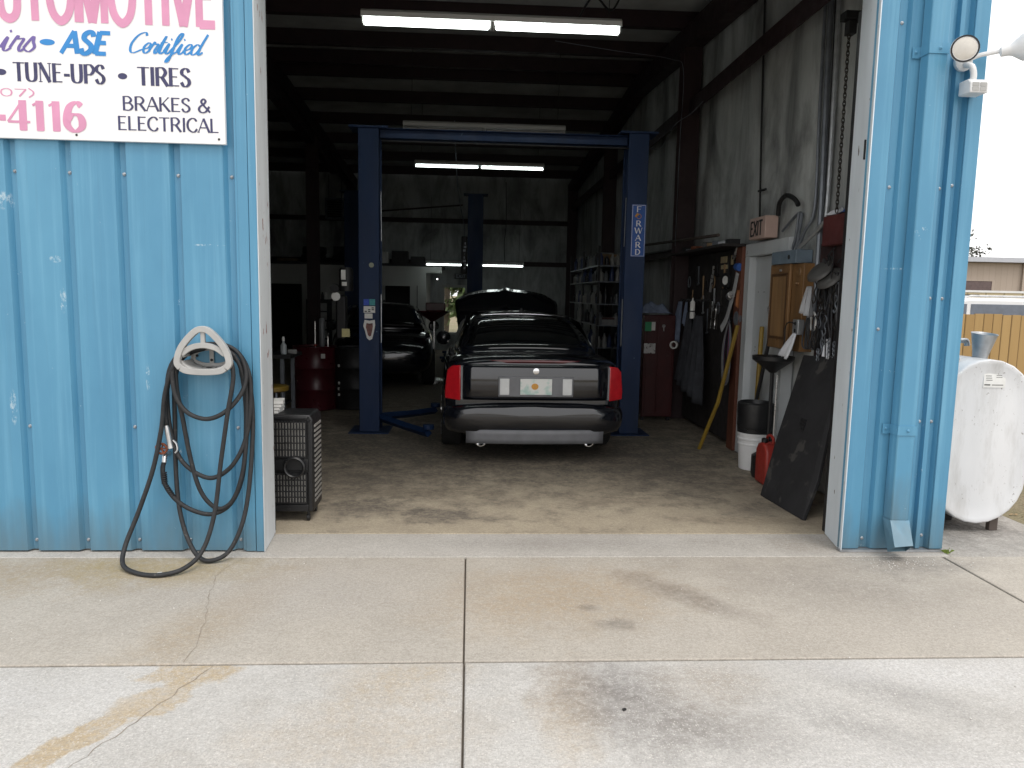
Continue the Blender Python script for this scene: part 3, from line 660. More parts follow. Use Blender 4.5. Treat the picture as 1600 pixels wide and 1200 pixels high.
# ---------------------------------------------------------------- portable air conditioner
ac = thing('air_conditioner', 'black portable air conditioner with grille back and round exhaust port, inside the bay edge', 'air conditioner', (-1.25, .75, 0))
x0, x1, y0, y1, z0, z1 = -1.45, -1.09, .61, .93, .07, .765
b = MB(); b.prism([(x0, z0), (x0, z1-.03), (x0+.02, z1), (x1-.02, z1), (x1, z1-.035), (x1, z0)], y0+.02, y1, lambda a, c, d: (a, d, c)); b.build('body', m_black, ac, bevel=.012)
m_fin = M('grille_fins', (.36, .35, .33), .5, .4, .2, 9)
def grille(zb, zt):
    q = MB(); q.box(x0+.05, x1-.045, y0+.012, y0+.018, zb, zt); 
    q.build('condenser_fins', m_fin, ac)
    q = MB(); nx, nz = 13, 5
    for i in range(nx+1):
        x = x0+.05+(x1-x0-.095)*i/nx; q.box(x-.0045, x+.0045, y0-.001, y0+.011, zb-.006, zt+.006)
    for i in range(nz+1):
        z = zb+(zt-zb)*i/nz; q.box(x0+.045, x1-.04, y0-.006, y0-.0012, z-.004, z+.004)
    q.build('grille', m_black, ac)
grille(.47, .715); grille(.14, .345)
q = MB(); q.box(x0+.01, x0+.035, y0, y0+.0195, z0+.01, z1-.02); q.box(x1-.03, x1-.002, y0, y0+.0195, z0+.01, z1-.045); q.box(x0+.036, x1-.031, y0+.002, y0+.0195, .735, z1-.012); q.box(x0+.036, x1-.031, y0+.004, y0+.0195, .37, .45); q.box(x0+.036, x1-.031, y0+.002, y0+.0195, z0+.005, .125); q.build('rear_frame', m_black, ac, bevel=.004)
q = MB(); q.lathe([(.058, .02), (.058, -.035), (.066, -.042), (.076, -.035), (.076, .02)], (-1.21, y0, .40), (0, 1, 0), 28, cap=False); q.build('exhaust_port', m_black, ac, smooth=True)
q = MB()
for i in range(5):
    for j in range(16): q.box(x1+.0005, x1+.006, y0+.07+.045*i, y0+.105+.045*i, .13+.036*j, .147+.036*j)
q.build('side_grille', m_fin, ac)
q = MB()
q.lathe([(.012, 0), (.012, .01)], (-1.26, y0, .098), (0, -1, 0), 10); q.build('drain_plug', m_dark, ac)
for x in (x0+.05, x1-.04):
    for y in (y0+.04, y1-.05):
        c = MB(); c.lathe([(.022, -.012), (.026, -.008), (.026, .008), (.022, .012)], (x, y, .026), (1, 0, 0), 14); c.tube([(x, y, .03), (x, y, .076)], .01, 8); c.build('caster', m_black, ac, smooth=True)
q = MB()
for i in range(4): q.box(-1.50+.01*i, -1.335+.006*i, .66, .84, .767+.022*i, .785+.022*i, .06*i)
tag(q.build('paper_stack', m_paper, loc=(-1.4, .75, .767)), 'stack of white papers lying on top of the black air conditioner', 'papers')

# ---------------------------------------------------------------- downspout
ds = thing('downspout', 'square blue downspout strapped to the wall right of the bay', 'downspout', (2.8, -.05, .2))
q = MB(); q.box(2.695, 2.812, -.098, -.006, .235, 5.0); q.build('pipe', m_blue, ds, bevel=.008)
q = MB()
q.add([(2.693, -.1, .24), (2.814, -.1, .24), (2.814, -.008, .24), (2.693, -.008, .24), (2.66, -.225, .105), (2.775, -.225, .115), (2.80, -.12, .045), (2.68, -.12, .04)], [(0, 1, 5, 4), (1, 2, 6, 5), (2, 3, 7, 6), (3, 0, 4, 7)]); q.build('outlet', m_blue, ds, solid=.004)
for z in (.79, 3.09):
    q = MB(); q.box(2.691, 2.816, -.104, -.0985, z, z+.06); q.box(2.6895, 2.6945, -.0985, -.006, z, z+.06); q.box(2.645, 2.689, -.012, -.006, z-.005, z+.06); screws(q, [(2.758, z+.03)], -.104); screws(q, [(2.665, z+.03)], -.012); q.build('strap', m_blue, ds)

# ---------------------------------------------------------------- floodlight
fl = thing('floodlight', 'white twin floodlight with motion sensor mounted high on the blue wall corner', 'floodlight', (2.97, -.1, 3.08))
q = MB(); q.lathe([(.055, 0), (.055, .02), (.045, .03), (.02, .034)], (2.965, .0, 3.075), (0, -1, 0), 24); q.build('mount_plate', m_white, fl, smooth=True)
def head(c, d, arm):
    c = Vector(c); d = Vector(d).normalized()
    q = MB(); q.lathe([(.018, -.115), (.028, -.11), (.031, -.07), (.036, -.055), (.055, -.03), (.072, -.008), (.077, 0), (.074, .004)], c, d, 24); o = q.build('lamp_head', m_white, fl, smooth=True)
    q = MB(); q.lathe([(.0755, .0), (.0755, .006), (.066, .006)], c, d, 24, cap=False); q.build('rim', m_dark, o, smooth=True)
    q = MB(); q.lathe([(.066, .003), (.05, .008), (.0, .012)], c, d, 24); q.build('lens', m_lens, o, smooth=True)
    q = MB(); q.tube(arm, .013, 8, k=3); q.build('swivel_arm', m_white, fl, smooth=True)
m_lens = M('lamp_lens', (.6, .57, .52), .2, 0, .06, 30, coat=.6)
head((2.845, -.20, 3.088), (-.4, -1, -.04), [(2.96, -.03, 3.085), (2.95, -.07, 3.09), (2.92, -.10, 3.088)])
head((3.215, -.17, 3.12), (1, -.5, .16), [(2.975, -.03, 3.08), (3.03, -.07, 3.10), (3.07, -.09, 3.105), (3.13, -.115, 3.115)])
q = MB(); q.tube([(2.965, -.035, 3.05), (2.975, -.08, 3.03), (2.985, -.09, 2.98), (2.985, -.085, 2.94)], .018, 10, k=3); q.build('sensor_arm', m_white, fl, smooth=True)
q = MB(); q.prism([(-.14, 2.865), (-.14, 2.925), (-.11, 2.948), (-.03, 2.948), (-.03, 2.865)], 2.938, 3.05, lambda a, b, d: (d, a, b)); o = q.build('sensor', m_white, fl, bevel=.006)
q = MB()
for i in range(2):
    for j in range(2): q.box(2.950+.047*i, 2.990+.047*i, -.1435, -.1405, 2.874+.027*j, 2.896+.027*j)
q.build('sensor_window', m_grey, o)

# ---------------------------------------------------------------- oil tank
tk = thing('oil_tank', 'large white upright oval oil tank on short legs beside the blue corner', 'tank', (3.63, 1.1, 0))
cxk, rr, zlo, zhi = 3.635, .335, .395, .905
def oval(s=1.0, n=12):
    o = [(cxk+rr*s*math.cos(math.pi*i/n), zhi+rr*s*math.sin(math.pi*i/n)) for i in range(n+1)]
    return o+[(cxk+rr*s*math.cos(math.pi*(1+i/n)), zlo+rr*s*math.sin(math.pi*(1+i/n))) for i in range(n+1)]
q = MB(); nn = len(oval())
prof = [(.15, .425), (.6, .422), (.9, .412), (.965, .402), (.993, .406), (1.0, .425), (1.0, 1.9), (.97, 1.93), (.6, 1.92)]
for s, y in prof:
    for a, c in oval(s): q.v.append((a, y, c))
for i in range(len(prof)-1):
    for j in range(nn): q.f.append((i*nn+j, i*nn+(j+1) % nn, (i+1)*nn+(j+1) % nn, (i+1)*nn+j))
q.f.append(tuple(range(nn))); q.f.append(tuple((len(prof)-1)*nn+j for j in range(nn)))
q.build('shell', m_tank, tk, smooth=True, angle=60)
for x, zt in ((3.40, .17), (3.80, .14)):
    for y in (.47, 1.75):
        q = MB(); q.box(x-.032, x+.032, y-.02, y+.02, -.006, zt); q.build('leg', m_legbrown, tk, bevel=.004)
q = MB(); q.box(3.60, 3.66, .70, .80, -.006, .07); q.build('support_block', m_dark, tk, bevel=.004)
q = MB(); q.lathe([(.048, 0), (.056, .05), (.083, .17), (.087, .178), (.081, .172), (.053, .05), (.04, .02)], (3.685, .6, 1.235), (.03, -.12, 1), 24, cap=False); q.build('filler_funnel', m_galv, tk, smooth=True)
q = MB(); q.tube([(3.50, .72, 1.2), (3.50, .72, 1.33), (3.515, .72, 1.35), (3.62, .70, 1.352), (3.645, .70, 1.345), (3.652, .70, 1.315)], .02, 10, k=3); q.build('vent_pipe', m_galv, tk, smooth=True)
q = MB(); q.lathe([(.055, 0), (.055, .02), (.03, .024)], (3.49, .62, 1.205), (-.3, 0, 1), 16); q.build('cap', m_grey, tk)
q = MB(); q.box(3.60, 3.76, .4185, .4205, 1.04, 1.14); q.box(3.60, 3.76, .4205, .424, 1.04, 1.14); o = q.build('data_plate', m_paper, tk)
q = MB(); yy = .4178
for i in range(3): q.box(3.612+.003*i, 3.655+.004*i, yy, yy+.0005, 1.12-.015*i, 1.124-.015*i)
for i in range(2): q.box(3.69, 3.73+.004*i, yy, yy+.0005, 1.124-.013*i, 1.127-.013*i)
q.box(3.607, 3.65, yy, yy+.0005, 1.055, 1.063); q.box(3.662, 3.745, yy, yy+.0005, 1.056, 1.061)
q.build('printed_lines', m_inkblack, o)

# ---------------------------------------------------------------- beyond the corner: fences, car, building, tree
fe = thing('board_fence', 'tan close-boarded wooden fence behind the white oil tank', 'fence', (9, 6, 0))
q = MB(); xx = 3.6; 
while xx < 14:
    hh_ = 1.47+random.uniform(-.012, .012)+.004*(xx-7); q.box(xx, xx+.137, 6+random.uniform(-.004, .004), 6.02, -.03, hh_); xx += .142
q.build('boards', m_fence, fe)
q = MB(); q.box(3.6, 14, 6.021, 6.06, .3, .39); q.box(3.6, 14, 6.021, 6.06, 1.15, 1.24); q.build('rail', m_fence, fe)
for x in (4.5, 6.9, 9.3, 11.7):
    q = MB(); q.box(x, x+.09, 6.061, 6.15, -.03, 1.45); q.build('post', m_fence, fe)
cf = thing('panel_fence', 'pale cream panel fence with a white cap behind the white vehicle', 'fence', (18, 18, 0))
B(6, 40, 18, 18.05, -.03, 1.98).build('panels', m_cream, cf); B(6, 40, 17.97, 18.08, 1.985, 2.05).build('cap_rail', m_white, cf)
tb = thing('warehouse', 'tan metal-sided warehouse with a brown roll door in the distance', 'building', (24, 30, 0))
B(14, 26.55, 30, 42, -.03, 3.6).build('wall', m_siding, tb)
B(26.551, 40, 29.9, 42, -.03, 3.6).build('wall', m_siding, tb)
B(26.5, 26.62, 29.86, 29.899, -.03, 3.6).build('corner_trim', m_siding, tb)
B(13.8, 40.2, 29.6, 42.2, 3.62, 3.84).build('roof', M('pale_metal_roof', (.46, .48, .53), .45, 0, .05), tb)
B(21.4, 25.05, 29.97, 29.99, -.03, 2.72).build('roll_door', m_browndoor, tb)
q = MB(); q.box(25.051, 25.3, 29.95, 29.995, -.03, 2.8); q.box(21.2, 25.05, 29.95, 29.995, 2.721, 2.8); q.build('door_frame', m_siding, tb)
q = MB(); q.lathe([(.06, 0), (.1, .2), (.02, .3)], (23.2, 29.9, 3.2), (.6, -1, -.3), 10); q.box(23.1, 23.3, 29.93, 29.999, 3.2, 3.3); q.build('wall_lamp', m_grey, tb)
def leaves(n, c, r, size, thin=1.0):
    mb = MB()
    cl = [(Vector((random.gauss(0, .5), random.gauss(0, .5), random.gauss(0, .5)))) for _ in range(18)]
    for i in range(n):
        g = random.choice(cl); p = Vector(c)+Vector((r[k]*(g[k]+random.gauss(0, .16)) for k in range(3)))
        a = Vector((random.gauss(0, 1), random.gauss(0, 1), random.gauss(0, 1))).normalized(); b = a.orthogonal().normalized(); w = a.cross(b); s = size*random.uniform(.5, 1.3)
        mb.add([p-b*s, p+w*s*.5, p+b*s, p-w*s*.5], [(0, 1, 2, 3)])
    return mb
def tree(name, label, x, y, hgt, r, n, size, mat, group=None):
    t = thing(name, label, 'tree', (x, y, -.03), group)
    q = MB(); q.tube([(x, y, -.1), (x+.1, y, hgt*.4), (x, y+.1, hgt*.75)], [.18, .14, .1, .07], 8, k=4)
    for k in range(9):
        a = random.uniform(0, 6.28); z = hgt*random.uniform(.35, .7); q.tube([(x, y, z), (x+r*.5*math.cos(a), y+r*.5*math.sin(a), z+r*.35), (x+r*.85*math.cos(a), y+r*.85*math.sin(a), z+r*.7)], [.06, .04, .02], 5, k=3)
    q.build('trunk', m_bark, t, smooth=True)
    leaves(n, (x, y, hgt*.72), (r, r, hgt*.34), size, mat).build('crown', mat, t)
tree('broadleaf_tree', 'sparse grey-leaved tree showing past the blue corner above the warehouse', 33.2, 44, 5.3, 2.6, 900, .16, m_leafgrey)
tree('broadleaf_tree', 'green leafy tree seen through the back window of the shop', -1.0, 24, 4.2, 2.2, 2600, .17, m_leaf)
tree('broadleaf_tree', 'green bush-like tree low behind the back window', .6, 27, 3.4, 2.4, 2200, .17, m_leaf)
w = MB()
for i in range(16):
    a = random.uniform(0, 6.28); l = random.uniform(.02, .045); x = 3.118+random.uniform(0, .03); y = -.035+random.uniform(-.02, .02)
    w.add([(x-.005, y, .0), (x+.005, y, .0), (x+.5*l*math.cos(a)+.004, y+.5*l*math.sin(a), l*.7), (x+l*math.cos(a), y+l*math.sin(a), l*.55)], [(0, 1, 2, 3)])
tag(w.build('weed', M('weed_green', (.16, .22, .04), .7), loc=(3.12, -.04, 0)), 'small green weed growing at the foot of the blue corner', 'plant')
lf = MB()
for i in range(1500):
    x = random.uniform(4.2, 9); y = random.uniform(.3, 5.5); a = random.uniform(0, 6.28); s = random.uniform(.01, .03)
    lf.add([(x, y, -.026), (x+s*math.cos(a), y+s*math.sin(a), -.02), (x+s*1.6*math.cos(a+.6), y+s*1.6*math.sin(a+.6), -.015), (x+s*math.cos(a+1.2), y+s*math.sin(a+1.2), -.022)], [(0, 1, 2, 3)])
tag(lf.build('leaf_litter', M('dry_leaves', (.28, .2, .11), .9, 0, .5, 3), loc=(6, 3, 0)), 'dry leaves scattered over the bare ground beside the tank', 'leaves', kind='stuff')
pb = MB()
for i in range(260):
    t = random.random(); x = random.gauss(2.72, .22) if t < .55 else random.uniform(-2.8, 2.9); y = random.gauss(-.22, .07) if t < .55 else random.uniform(-2, -.12)
    s = random.uniform(.0015, .0045)
    pb.lathe([(s*.6, 0), (s, s*.4), (s*.5, s*.9)], (x, min(y, -.1), 0.0005), (random.gauss(0, .2), random.gauss(0, .2), 1), 5)
tag(pb.build('gravel', M('pale_grit', (.6, .58, .55), .9, 0, .4, 60), loc=(0, 0, 0)), 'loose pale grit scattered on the concrete apron', 'grit', kind='stuff')
B(.62, .634, -1.82, -1.812, .0, .008, .4).build('stone_chip', m_inkblack, None, loc=(.62, -1.82, 0), label='tiny dark chip lying on the front concrete near the oil stain', cat='chip')
B(-1.77, -1.745, -.36, -.345, .0, .004, .4).build('paper_scrap', m_paper, None, loc=(-1.76, -.35, 0), label='small white scrap lying on the concrete inside the hose loop', cat='litter')
# ---------------------------------------------------------------- cars
def loft(st, closed_ends=True):
    """st: list of (y, [(x,z) half profile from bottom centre to top centre]); mirrored"""
    mb = MB(); n = len(st[0][1]); m = 2*n-2
    for y, pr in st:
        full = [(x, z) for x, z in pr]+[(-x, z) for x, z in pr[-2:0:-1]]
        for x, z in full: mb.v.append((x, y, z))
    for i in range(len(st)-1):
        for j in range(m): mb.f.append((i*m+j, i*m+(j+1) % m, (i+1)*m+(j+1) % m, (i+1)*m+j))
    mb.f.append(tuple(range(m))); mb.f.append(tuple((len(st)-1)*m+j for j in range(m)))
    return mb
def wheel(root, x, y, r=.325):
    s = 1 if x > 0 else -1
    q = MB(); q.lathe([(r-.09, -.1), (r-.02, -.105), (r, -.085), (r, .085), (r-.02, .105), (r-.09, .1)], (x, y, r), (s, 0, 0), 28); o = q.build('wheel', m_tyre, root, smooth=True)
    q = MB(); q.lathe([(.225, .1), (.215, .09), (.1, .075), (.05, .085), (.0, .088)], (x, y, r), (s, 0, 0), 20)
    for k in range(7):
        a = k*6.283/7; q.tube([(x+s*.092, y+.05*math.cos(a), r+.05*math.sin(a)), (x+s*.1, y+.215*math.cos(a), r+.215*math.sin(a))], .018, 6)
    q.build('rim', m_steel, o, smooth=True)
m_clear = M('clear_lens', (.6, .62, .63), .2, 0, .1, coat=1)
def sedan(label, hood_open=True, plate=True):
    t = thing('sedan', label, 'car')
    def pr(zb, w, zm, ws, zs, wd, zd, cr): return [(0, zb), (w*.8, zb), (w*.97, zb+.1), (w, zm), (w*.985, zs-.1), (ws, zs), (wd, zd), (wd*.5, zd+cr*.8), (0, zd+cr)]
    q = loft([(.06, pr(.34, .74, .58, .72, .90, .62, .955, .02)), (.10, pr(.27, .83, .60, .80, .94, .68, 1.0, .025)), (.22, pr(.23, .875, .6, .84, .955, .7, 1.025, .025)),
      (.7, pr(.2, .90, .6, .86, .97, .72, 1.035, .02)), (1.3, pr(.2, .905, .6, .865, .97, .72, 1.01, .0)), (2.6, pr(.2, .905, .6, .865, .95, .72, .985, 0)), (3.5, pr(.2, .905, .6, .86, .93, .72, .97, .02)),
      (4.2, pr(.2, .89, .58, .82, .84, .68, .89, .03)), (4.65, pr(.25, .82, .55, .74, .72, .6, .77, .03)), (4.82, pr(.32, .68, .52, .62, .62, .5, .66, .02))])
    q.build('body', m_carpaint, t, sub=2)
    # cabin
    def cb(zb, wb, zt, wt, cr): return [(0, zb), (wb*.9, zb), (wb, zb+.01), (wb+(wt-wb)*.5, zb+(zt-zb)*.55), (wt+.03, zt-.035), (wt*.82, zt), (wt*.4, zt+cr), (0, zt+cr*1.3)]
    q = loft([(.62, cb(.98, .72, 1.03, .70, .005)), (.78, cb(.98, .74, 1.10, .68, .02)), (1.25, cb(.97, .77, 1.285, .61, .03)), (1.62, cb(.97, .78, 1.375, .575, .03)), (2.1, cb(.96, .785, 1.408, .565, .03)), (2.7, cb(.96, .785, 1.395, .565, .03)), (3.05, cb(.95, .775, 1.33, .59, .03)), (3.5, cb(.95, .75, 1.13, .66, .02)), (3.75, cb(.94, .72, 1.0, .69, .005))])
    q.build('cabin', m_carpaint, t, sub=1)
    def rw(u, v):                       # rear window sheet, just proud of the cabin
        y = .70+v*.86; z = 1.052+v*.345-.06*v*v+.02*v
        w = .655-.135*v; x = (u*2-1)*w
        return (x, y-.012+.05*(abs(u*2-1)**3), z+.042*math.sin(math.pi*v)-.03*abs(u*2-1)**2.4+.022)
    q = MB().grid(16, 8, rw); q.build('rear_window', m_glass, t, smooth=True, solid=.006)
    q = MB()
    def ws_(u, v):
        y = 3.78-v*.74; x = (u*2-1)*(.68-.12*v); return (x, y, 1.03+.365*v-.03*abs(u*2-1)**2.4+.02)
    q.grid(10, 6, ws_); q.build('windscreen', m_glass, t, smooth=True, solid=.006)
    for s in (-1, 1):
        q = MB(); q.add([(s*.792, 1.25, 1.0), (s*.792, 3.35, .985), (s*.675, 2.85, 1.31), (s*.64, 2.2, 1.365), (s*.66, 1.55, 1.325)], [(0, 1, 2, 3, 4)]); q.build('side_window', m_glass, t, solid=.006)
        q = MB(); q.lathe([(.02, 0), (.09, .03), (.1, .08), (.07, .12)], (s*.93, 3.25, 1.02), (0, 1, 0), 12); q.tube([(s*.85, 3.3, .97), (s*.95, 3.3, 1.0)], .03, 8); q.build('wing_mirror', m_carpaint, t, smooth=True)
        # tall tail lamp with pale inner strip
        po = [(.715, .615), (.715, .955), (.80, .945), (.845, .90), (.868, .70), (.865, .625)]
        q = MB(); q.prism([(s*a, b) for a, b in po], .03, .24, lambda a, b, d: (a, d+max(0, abs(a)-.74)*.75, b)); o = q.build('tail_lamp', m_lamp, t, bevel=.012)
        q = MB(); q.box(min(s*.698, s*.7135), max(s*.698, s*.7135), .028, .2, .63, .95); q.build('lamp_trim', m_bumpgrey, o)
        q = MB(); q.lathe([(.052, 0), (.052, .12), (.044, .12), (.043, .01)], (s*.52, .10, .235), (0, -1, 0), 18); q.build('exhaust_tip', m_chrome, t, smooth=True)
        q = MB(); q.box(s*.805-.02, s*.805+.02, 3.9, 3.93, .7, .72); 
    q = loft([(-.06, [(0, .36), (.62, .36), (.72, .42), (.73, .5), (.70, .565), (0, .58)]), (-.01, [(0, .28), (.74, .28), (.82, .36), (.84, .5), (.80, .59), (0, .605)]), (.14, [(0, .26), (.85, .26), (.888, .36), (.895, .5), (.875, .6), (0, .615)]), (.4, [(0, .26), (.87, .26), (.905, .36), (.907, .5), (.89, .6), (0, .615)])])
    q.build('rear_bumper', m_carpaint, t, sub=1)
    q = MB(); q.grid(14, 3, lambda u, v: ((u*2-1)*.66, -.042+.05*abs(u*2-1)**3-.012*v, .215+.135*v)); q.build('bumper_insert', m_bumpgrey, t, smooth=True, solid=.02)
    # boot lid: raised panel, plate recess, plate, emblem, light strip
    q = MB(); q.grid(14, 8, lambda u, v: ((u*2-1)*.69, .032-.02*math.sin(v*math.pi)+.02*abs(u*2-1)**4+.05*max(0, v-.85), .625+.34*v)); q.build('boot_lid', m_carpaint, t, smooth=True, solid=.012)
    q = MB(); q.box(-.36, .36, -.002, .012, .66, .855); q.build('plate_recess', m_bumpgrey, t, bevel=.01)
    for s in (-1, 1): B(s*.30-.045, s*.30+.045, -.0085, -.003, .68, .835).build('reverse_lamp', m_clear, t, bevel=.006)
    if plate:
        q = MB(); q.box(-.152, .152, -.014, -.0085, .683, .835); o = q.build('licence_plate', m_plate, t, bevel=.004)
        q = MB(); ellipse(q, -.012, .762, .034, .03, lambda x, z, l: (x, -.0148, z)); q.build('plate_emblem', m_gold, o)
    q = MB(); q.lathe([(.03, 0), (.03, .006), (.02, .009)], (0, .016, .905), (0, -1, 0), 18); q.build('boot_badge', m_chrome, t, smooth=True)
    q = MB(); q.grid(20, 2, lambda u, v: ((u*2-1)*.50, .082+.035*abs(u*2-1)**3, .978+.03*v-.012*abs(u*2-1)**3)); q.build('light_strip', m_darklens, t, smooth=True, solid=.018)
    q = MB(); q.lathe([(.03, 0), (.012, .035), (.0, .04)], (0, 1.72, 1.44), (0, -.3, 1), 10); q.build('roof_aerial', m_dark, t, smooth=True)
    q = MB(); q.grid(14, 2, lambda u, v: ((u*2-1)*.54, 1.60+.05*abs(u*2-1)**2+.02*v, 1.405-.03*abs(u*2-1)**2.2+.018*v)); q.build('roof_edge_trim', m_chrome, t, smooth=True, solid=.004)
    for x in (-.80, .80):
        for y in (1.02, 3.95): wheel(t, x, y)
    if hood_open:
        def hd(u, v):
            x = (u*2-1)*(.70+.10*v)*(1-.14*max(0, v-.8)*5*(abs(u*2-1)**2)); y = 3.62+.86*v; z = .97+.78*v-.05*abs(u*2-1)**2.2-.055*v*v+.028*max(0, 1-abs(u*2-1)*6)*v-.07*max(0, v-.8)*5*abs(u*2-1)**3
            return (x, y, z)
        MB().grid(28, 12, hd).build('hood', m_carpaint, t, smooth=True, solid=.025, angle=60)
        q = MB(); q.tube([hd(u/28, 1.0) for u in range(3, 26)], .009, 6); q.build('hood_edge_trim', m_chrome, t, smooth=True)
        for s in (-1, 1):
            q = MB(); q.tube([(s*.6, 3.75, .95), (s*.62, 4.1, 1.36)], .012, 6); q.build('hood_strut', m_dark, t)
    return t
def plate_mat():
    t = NT('plate_white'); n = t.ramp(t.noise(7, (1, 1, 1.2)), .48, .6); col = t.mix(n, (.72, .74, .72), (.42, .60, .55)); return t.done(col, .4)
m_plate = plate_mat()
c1 = sedan('black sedan with tall red tail lamps and raised hood, parked inside the bay')
c1.location = (.635, 2.42, 0); c1.rotation_euler.z = R(1.2)
c2 = sedan('dark sedan facing the bay door, behind the blue lift post', False, False)
c2.location = (-1.95, 12.6, 0); c2.rotation_euler.z = R(180+6)
def suv():
    t = thing('parked_suv', 'white vehicle with roof rails parked beyond the wooden fence', 'car', (13.0, 12.5, 0))
    X = lambda y: 10.35+y                       # length runs along +X, nose at the left end
    def side(pts, d0, d1, name, m, par, **k):
        q = MB(); q.prism(pts, d0, d1, lambda a, b, d: (X(a), 12.5+d, b)); return q.build(name, m, par, **k)
    side([(0, .35), (0, .85), (.2, 1.02), (1.2, 1.12), (5.0, 1.12), (5.05, .9), (5.05, .35)], -.93, .93, 'body', m_whitecar, t, bevel=.08)
    side([(-1.35+1.0, 1.1), (.55, 1.69), (1.0, 1.765), (4.6, 1.765), (4.95, 1.1)], -.76, .76, 'cabin', m_whitecar, t, bevel=.07)
    side([(.02, 1.16), (.53, 1.62), (.92, 1.62), (.92, 1.16)], -.772, -.764, 'side_window', m_carglass, t)
    side([(1.02, 1.16), (1.02, 1.62), (2.5, 1.62), (2.5, 1.16)], -.772, -.764, 'side_window', m_carglass, t)
    side([(2.6, 1.16), (2.6, 1.62), (4.5, 1.62), (4.75, 1.16)], -.772, -.764, 'side_window', m_carglass, t)
    for y in (-.62, .62):
        q = MB(); q.tube([(X(.95), 12.5+y, 1.76), (X(1.1), 12.5+y, 1.81), (X(4.2), 12.5+y, 1.81), (X(4.35), 12.5+y, 1.76)], .02, 6); q.build('roof_rail', m_steel, t)
    q = MB(); q.box(X(1.25), X(1.31), 11.9, 13.1, 1.815, 1.84); q.build('rack_bar', m_dark, t)
    for y in (.9, 4.0):
        for s in (-.85, .85):
            q = MB(); q.lathe([(.2, -.1), (.34, -.1), (.35, 0), (.34, .1), (.2, .1)], (X(y), 12.5+s, .32), (0, 1, 0), 20); q.build('wheel', m_tyre, t, smooth=True)
suv()

# ---------------------------------------------------------------- two-post lifts
def post(t, x, y, h, s, w=.27):
    """C-section post open towards the bay centre; s = side the opening faces"""
    a, b = (x-w/2, x+w/2)
    q = MB(); q.box(a, b, y-.15, y-.14, .012, h); q.box(a, b, y+.14, y+.15, .012, h)
    q.box(min(x-s*w/2, x-s*w/2+s*.012), max(x-s*w/2, x-s*w/2+s*.012), y-.139, y+.139, .012, h)
    for yy in (y-.139, y+.12): q.box(min(x+s*w/2, x+s*(w/2-.02)), max(x+s*w/2, x+s*(w/2-.02)), yy, yy+.02, .012, h)
    q.build('post', m_navy, t, bevel=.004)
    q = MB(); q.box(x-.23, x+.23, y-.25, y+.25, .001, .012); q.build('base_plate', m_navy, t)
    q = MB(); q.box(x-.09, x+.09, y-.11, y+.11, .25, 1.05); o = q.build('carriage', m_navy, t, bevel=.006)
    for sy in (-1, 1):
        q = MB(); q.tube([(x+s*.12, y+sy*.05, .16), (x+s*.45, y+sy*.45, .13), (x+s*.72, y+sy*.8, .12)], .045, 4); q.lathe([(.06, 0), (.06, .05)], (x+s*.72, y+sy*.8, .165), (0, 0, 1), 12); q.build('swing_arm', m_navy, t)
    q = MB(); q.box(x-w/2-.1, x+w/2+.1, y-.17, y+.17, h, h+.02); q.build('top_plate', m_navy, t)
L1 = thing('two_post_lift', 'tall blue two-post vehicle lift standing astride the black sedan', 'vehicle lift', (.42, 4.18, 0))
post(L1, -1.155, 4.18, 3.44, 1, .23); post(L1, 1.895, 4.18, 3.47, -1, .23)
q = MB(); q.box(-1.038, 1.778, 4.12, 4.24, 3.35, 3.44); q.box(-1.038, 1.778, 4.06, 4.30, 3.4405, 3.45); q.build('cross_beam', m_navy, L1, bevel=.004)
q = MB(); q.box(-1.0, 1.78, 4.05, 4.075, 3.30, 3.312); q.build('shutoff_bar', m_dark, L1)
for x, s in ((-1.015, 1), (1.765, -1)):
    q = MB(); q.tube([(x, 4.02, 2.75), (x+.004*s, 4.02, 2.2)], .004, 6); q.tube([(x, 4.02, 1.6), (x, 4.02, 1.05)], .006, 6); q.build('cable_pipe', m_galv, L1)
q = MB(); q.box(-1.545, -1.43, 4.1, 4.25, 1.08, 1.58); o = q.build('power_unit', m_dark, L1, bevel=.02)
q = MB(); q.lathe([(.075, 0), (.08, .03), (.08, .24), (.06, .27)], (-1.425, 4.12, 1.63), (0, 0, 1), 20); q.lathe([(.05, 0), (.05, .07)], (-1.54, 4.08, 1.66), (0, -1, 0), 14); q.build('motor', m_dark, o, smooth=True)
q = MB(); q.box(-1.468, -1.418, 4.035, 4.0385, 1.76, 1.87); q.box(-1.46, -1.405, 4.034, 4.038, 1.69, 1.735); q.build('motor_plate', m_paper, o)
q = MB(); q.box(-1.475, -1.385, 4.094, 4.097, 1.105, 1.2); q.build('warning_label', M('pale_yellow_label', (.55, .5, .25), .6), o)
q = MB(); q.lathe([(.05, 0), (.05, .02)], (-1.53, 4.05, 1.57), (0, -1, 0), 16); q.build('gauge', m_paper, o)
